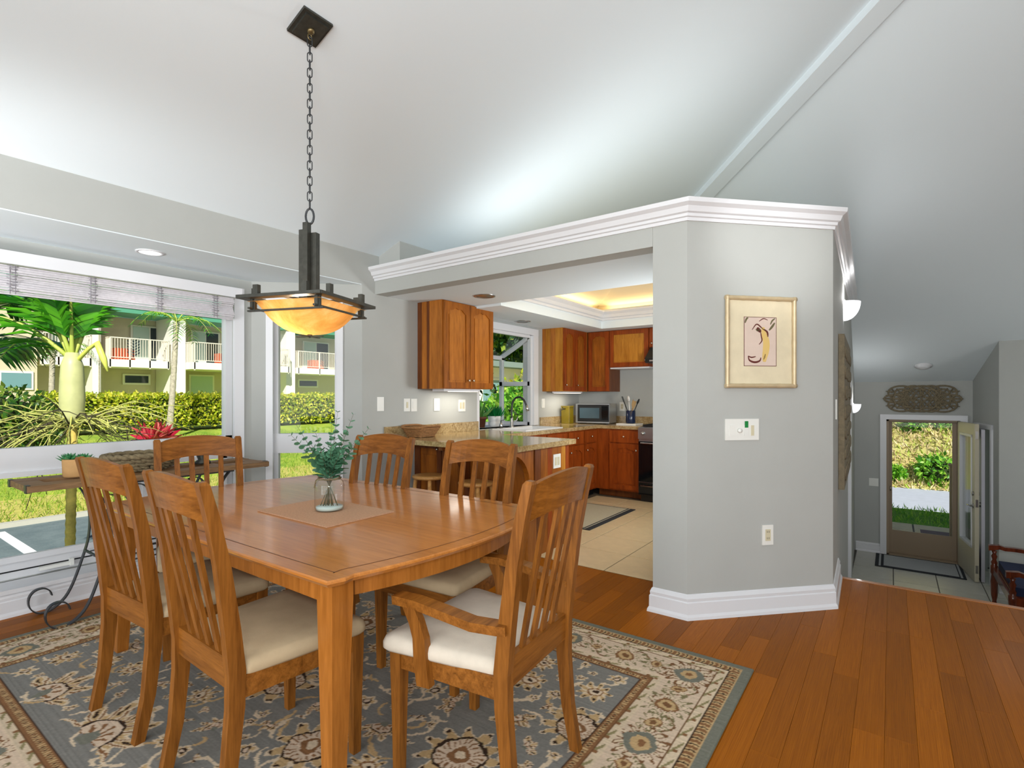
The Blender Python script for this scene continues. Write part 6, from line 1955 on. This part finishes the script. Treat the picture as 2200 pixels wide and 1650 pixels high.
# beyond the front door
raw('lawn', [(-8, 12.3, -1.16), (12, 11.6, -1.16), (12, 14.2, -1.18), (-8, 14.4, -1.18)], [(0, 1, 2, 3)], ground('shade_lawn', S(70, 130, 30), S(120, 170, 50), 8), kind='structure')
raw('road', [(-20, 14.3, -1.19), (30, 14.1, -1.19), (30, 17.4, -1.15), (-20, 17.6, -1.15)], [(0, 1, 2, 3)], plain('road_grey', S(176, 182, 196), 0.9, var=0.06, scale=6), kind='structure')
nx, ny = 60, 26
V = []; F = []
for j in range(ny):
    for i in range(nx):
        x = -14+34*i/(nx-1); y = 17.3+16*j/(ny-1)
        V.append((x, y, -1.2+0.62*(y-17.3)+0.35*noise.noise((x*0.6, y*0.6, 0))))
        if i and j: F.append(((j-1)*nx+i-1, (j-1)*nx+i, j*nx+i, j*nx+i-1))
raw('hillside', V, F, M_hill, kind='structure', smooth=True)
n = 26000
P = np.stack([rs.uniform(-1.5, 6, n), 17.3+8*rs.rand(n), np.zeros(n)], 1)
P[:, 2] = [-1.2+0.62*(y-17.3)+0.35*noise.noise((x*0.6, y*0.6, 0)) for x, y in P[:, :2]]
dr = np.zeros((n, 3)); dr[:, 2] = 1.2
tag(leaves('dry_grass', P, M_dry, 0.17, None, 'stuff', 0.2, dr), 'dry straw-coloured grass covering the slope beyond the front door', 'grass')
for (px, t_, r, lab) in ((2016, 13.9, 0.50, 'bright green bush low on the dry slope at the right of the doorway view'), (1965, 15.6, 0.30, 'small green bush high on the slope, centre of the doorway view'), (2030, 15.3, 0.42, 'green bush above the brightest one on the dry slope'), (1922, 14.3, 0.22, 'tiny green bush at the left of the doorway view')):
    d = ray(px)*t_
    bush('slope_bush', (d.x, d.y, -1.2+0.62*(d.y-17.3)+0.12), r, 700, M_bright, lab, 0.13, 0.8)
# unseen block added over the entry to throw a shadow on the lawn
BX(-3.4, 7.5, 7.6, 9.9, 2.75, 4.7).done('shadow_block', M_stucco, kind='structure')
pg = BX(-1.0, 3.0, 9.97, 12.5, -1.30, -1.155).done('landing', plain('landing_grout', S(110, 104, 94), 0.95), kind='structure')
M_paver = plain('paver', S(206, 192, 160), 0.85, var=0.1, scale=6)
for i in range(6):
    for j in range(4):
        BX(-0.9+0.62*i, -0.31+0.62*i, 10.0+0.62*j, 10.59+0.62*j, -1.154, -1.135).done('paver', M_paver, pg)
omt = BX(0.42, 1.05, 10.6, 12.0, -1.1345, -1.125).done('outdoor_mat', plain('plum_mat', S(96, 78, 92), 0.95, var=0.15, scale=60), label='plum-brown mat lying on the pavers outside the front door', cat='mat')
pst = thing('porch_post', 'brown timber porch post outside the front door', 'post', (0.85, 11.6, -1.15))
BX(0.80, 0.92, 11.5, 11.62, -1.1345, 0.10).done('post', M_door2, pst)
BX(0.78, 0.94, 11.48, 11.64, 0.10, 0.13).done('post_cap', M_door2, pst)
n = 3000
P = np.stack([rs.uniform(-3, 4, n), rs.uniform(12.5, 14.3, n), np.full(n, -1.17)], 1)
dr = np.zeros((n, 3)); dr[:, 2] = 2
tag(leaves('lawn_grass', P, M_bright, 0.11, None, 'stuff', 0.12, dr), 'green lawn strip between the pavers and the road', 'grass')
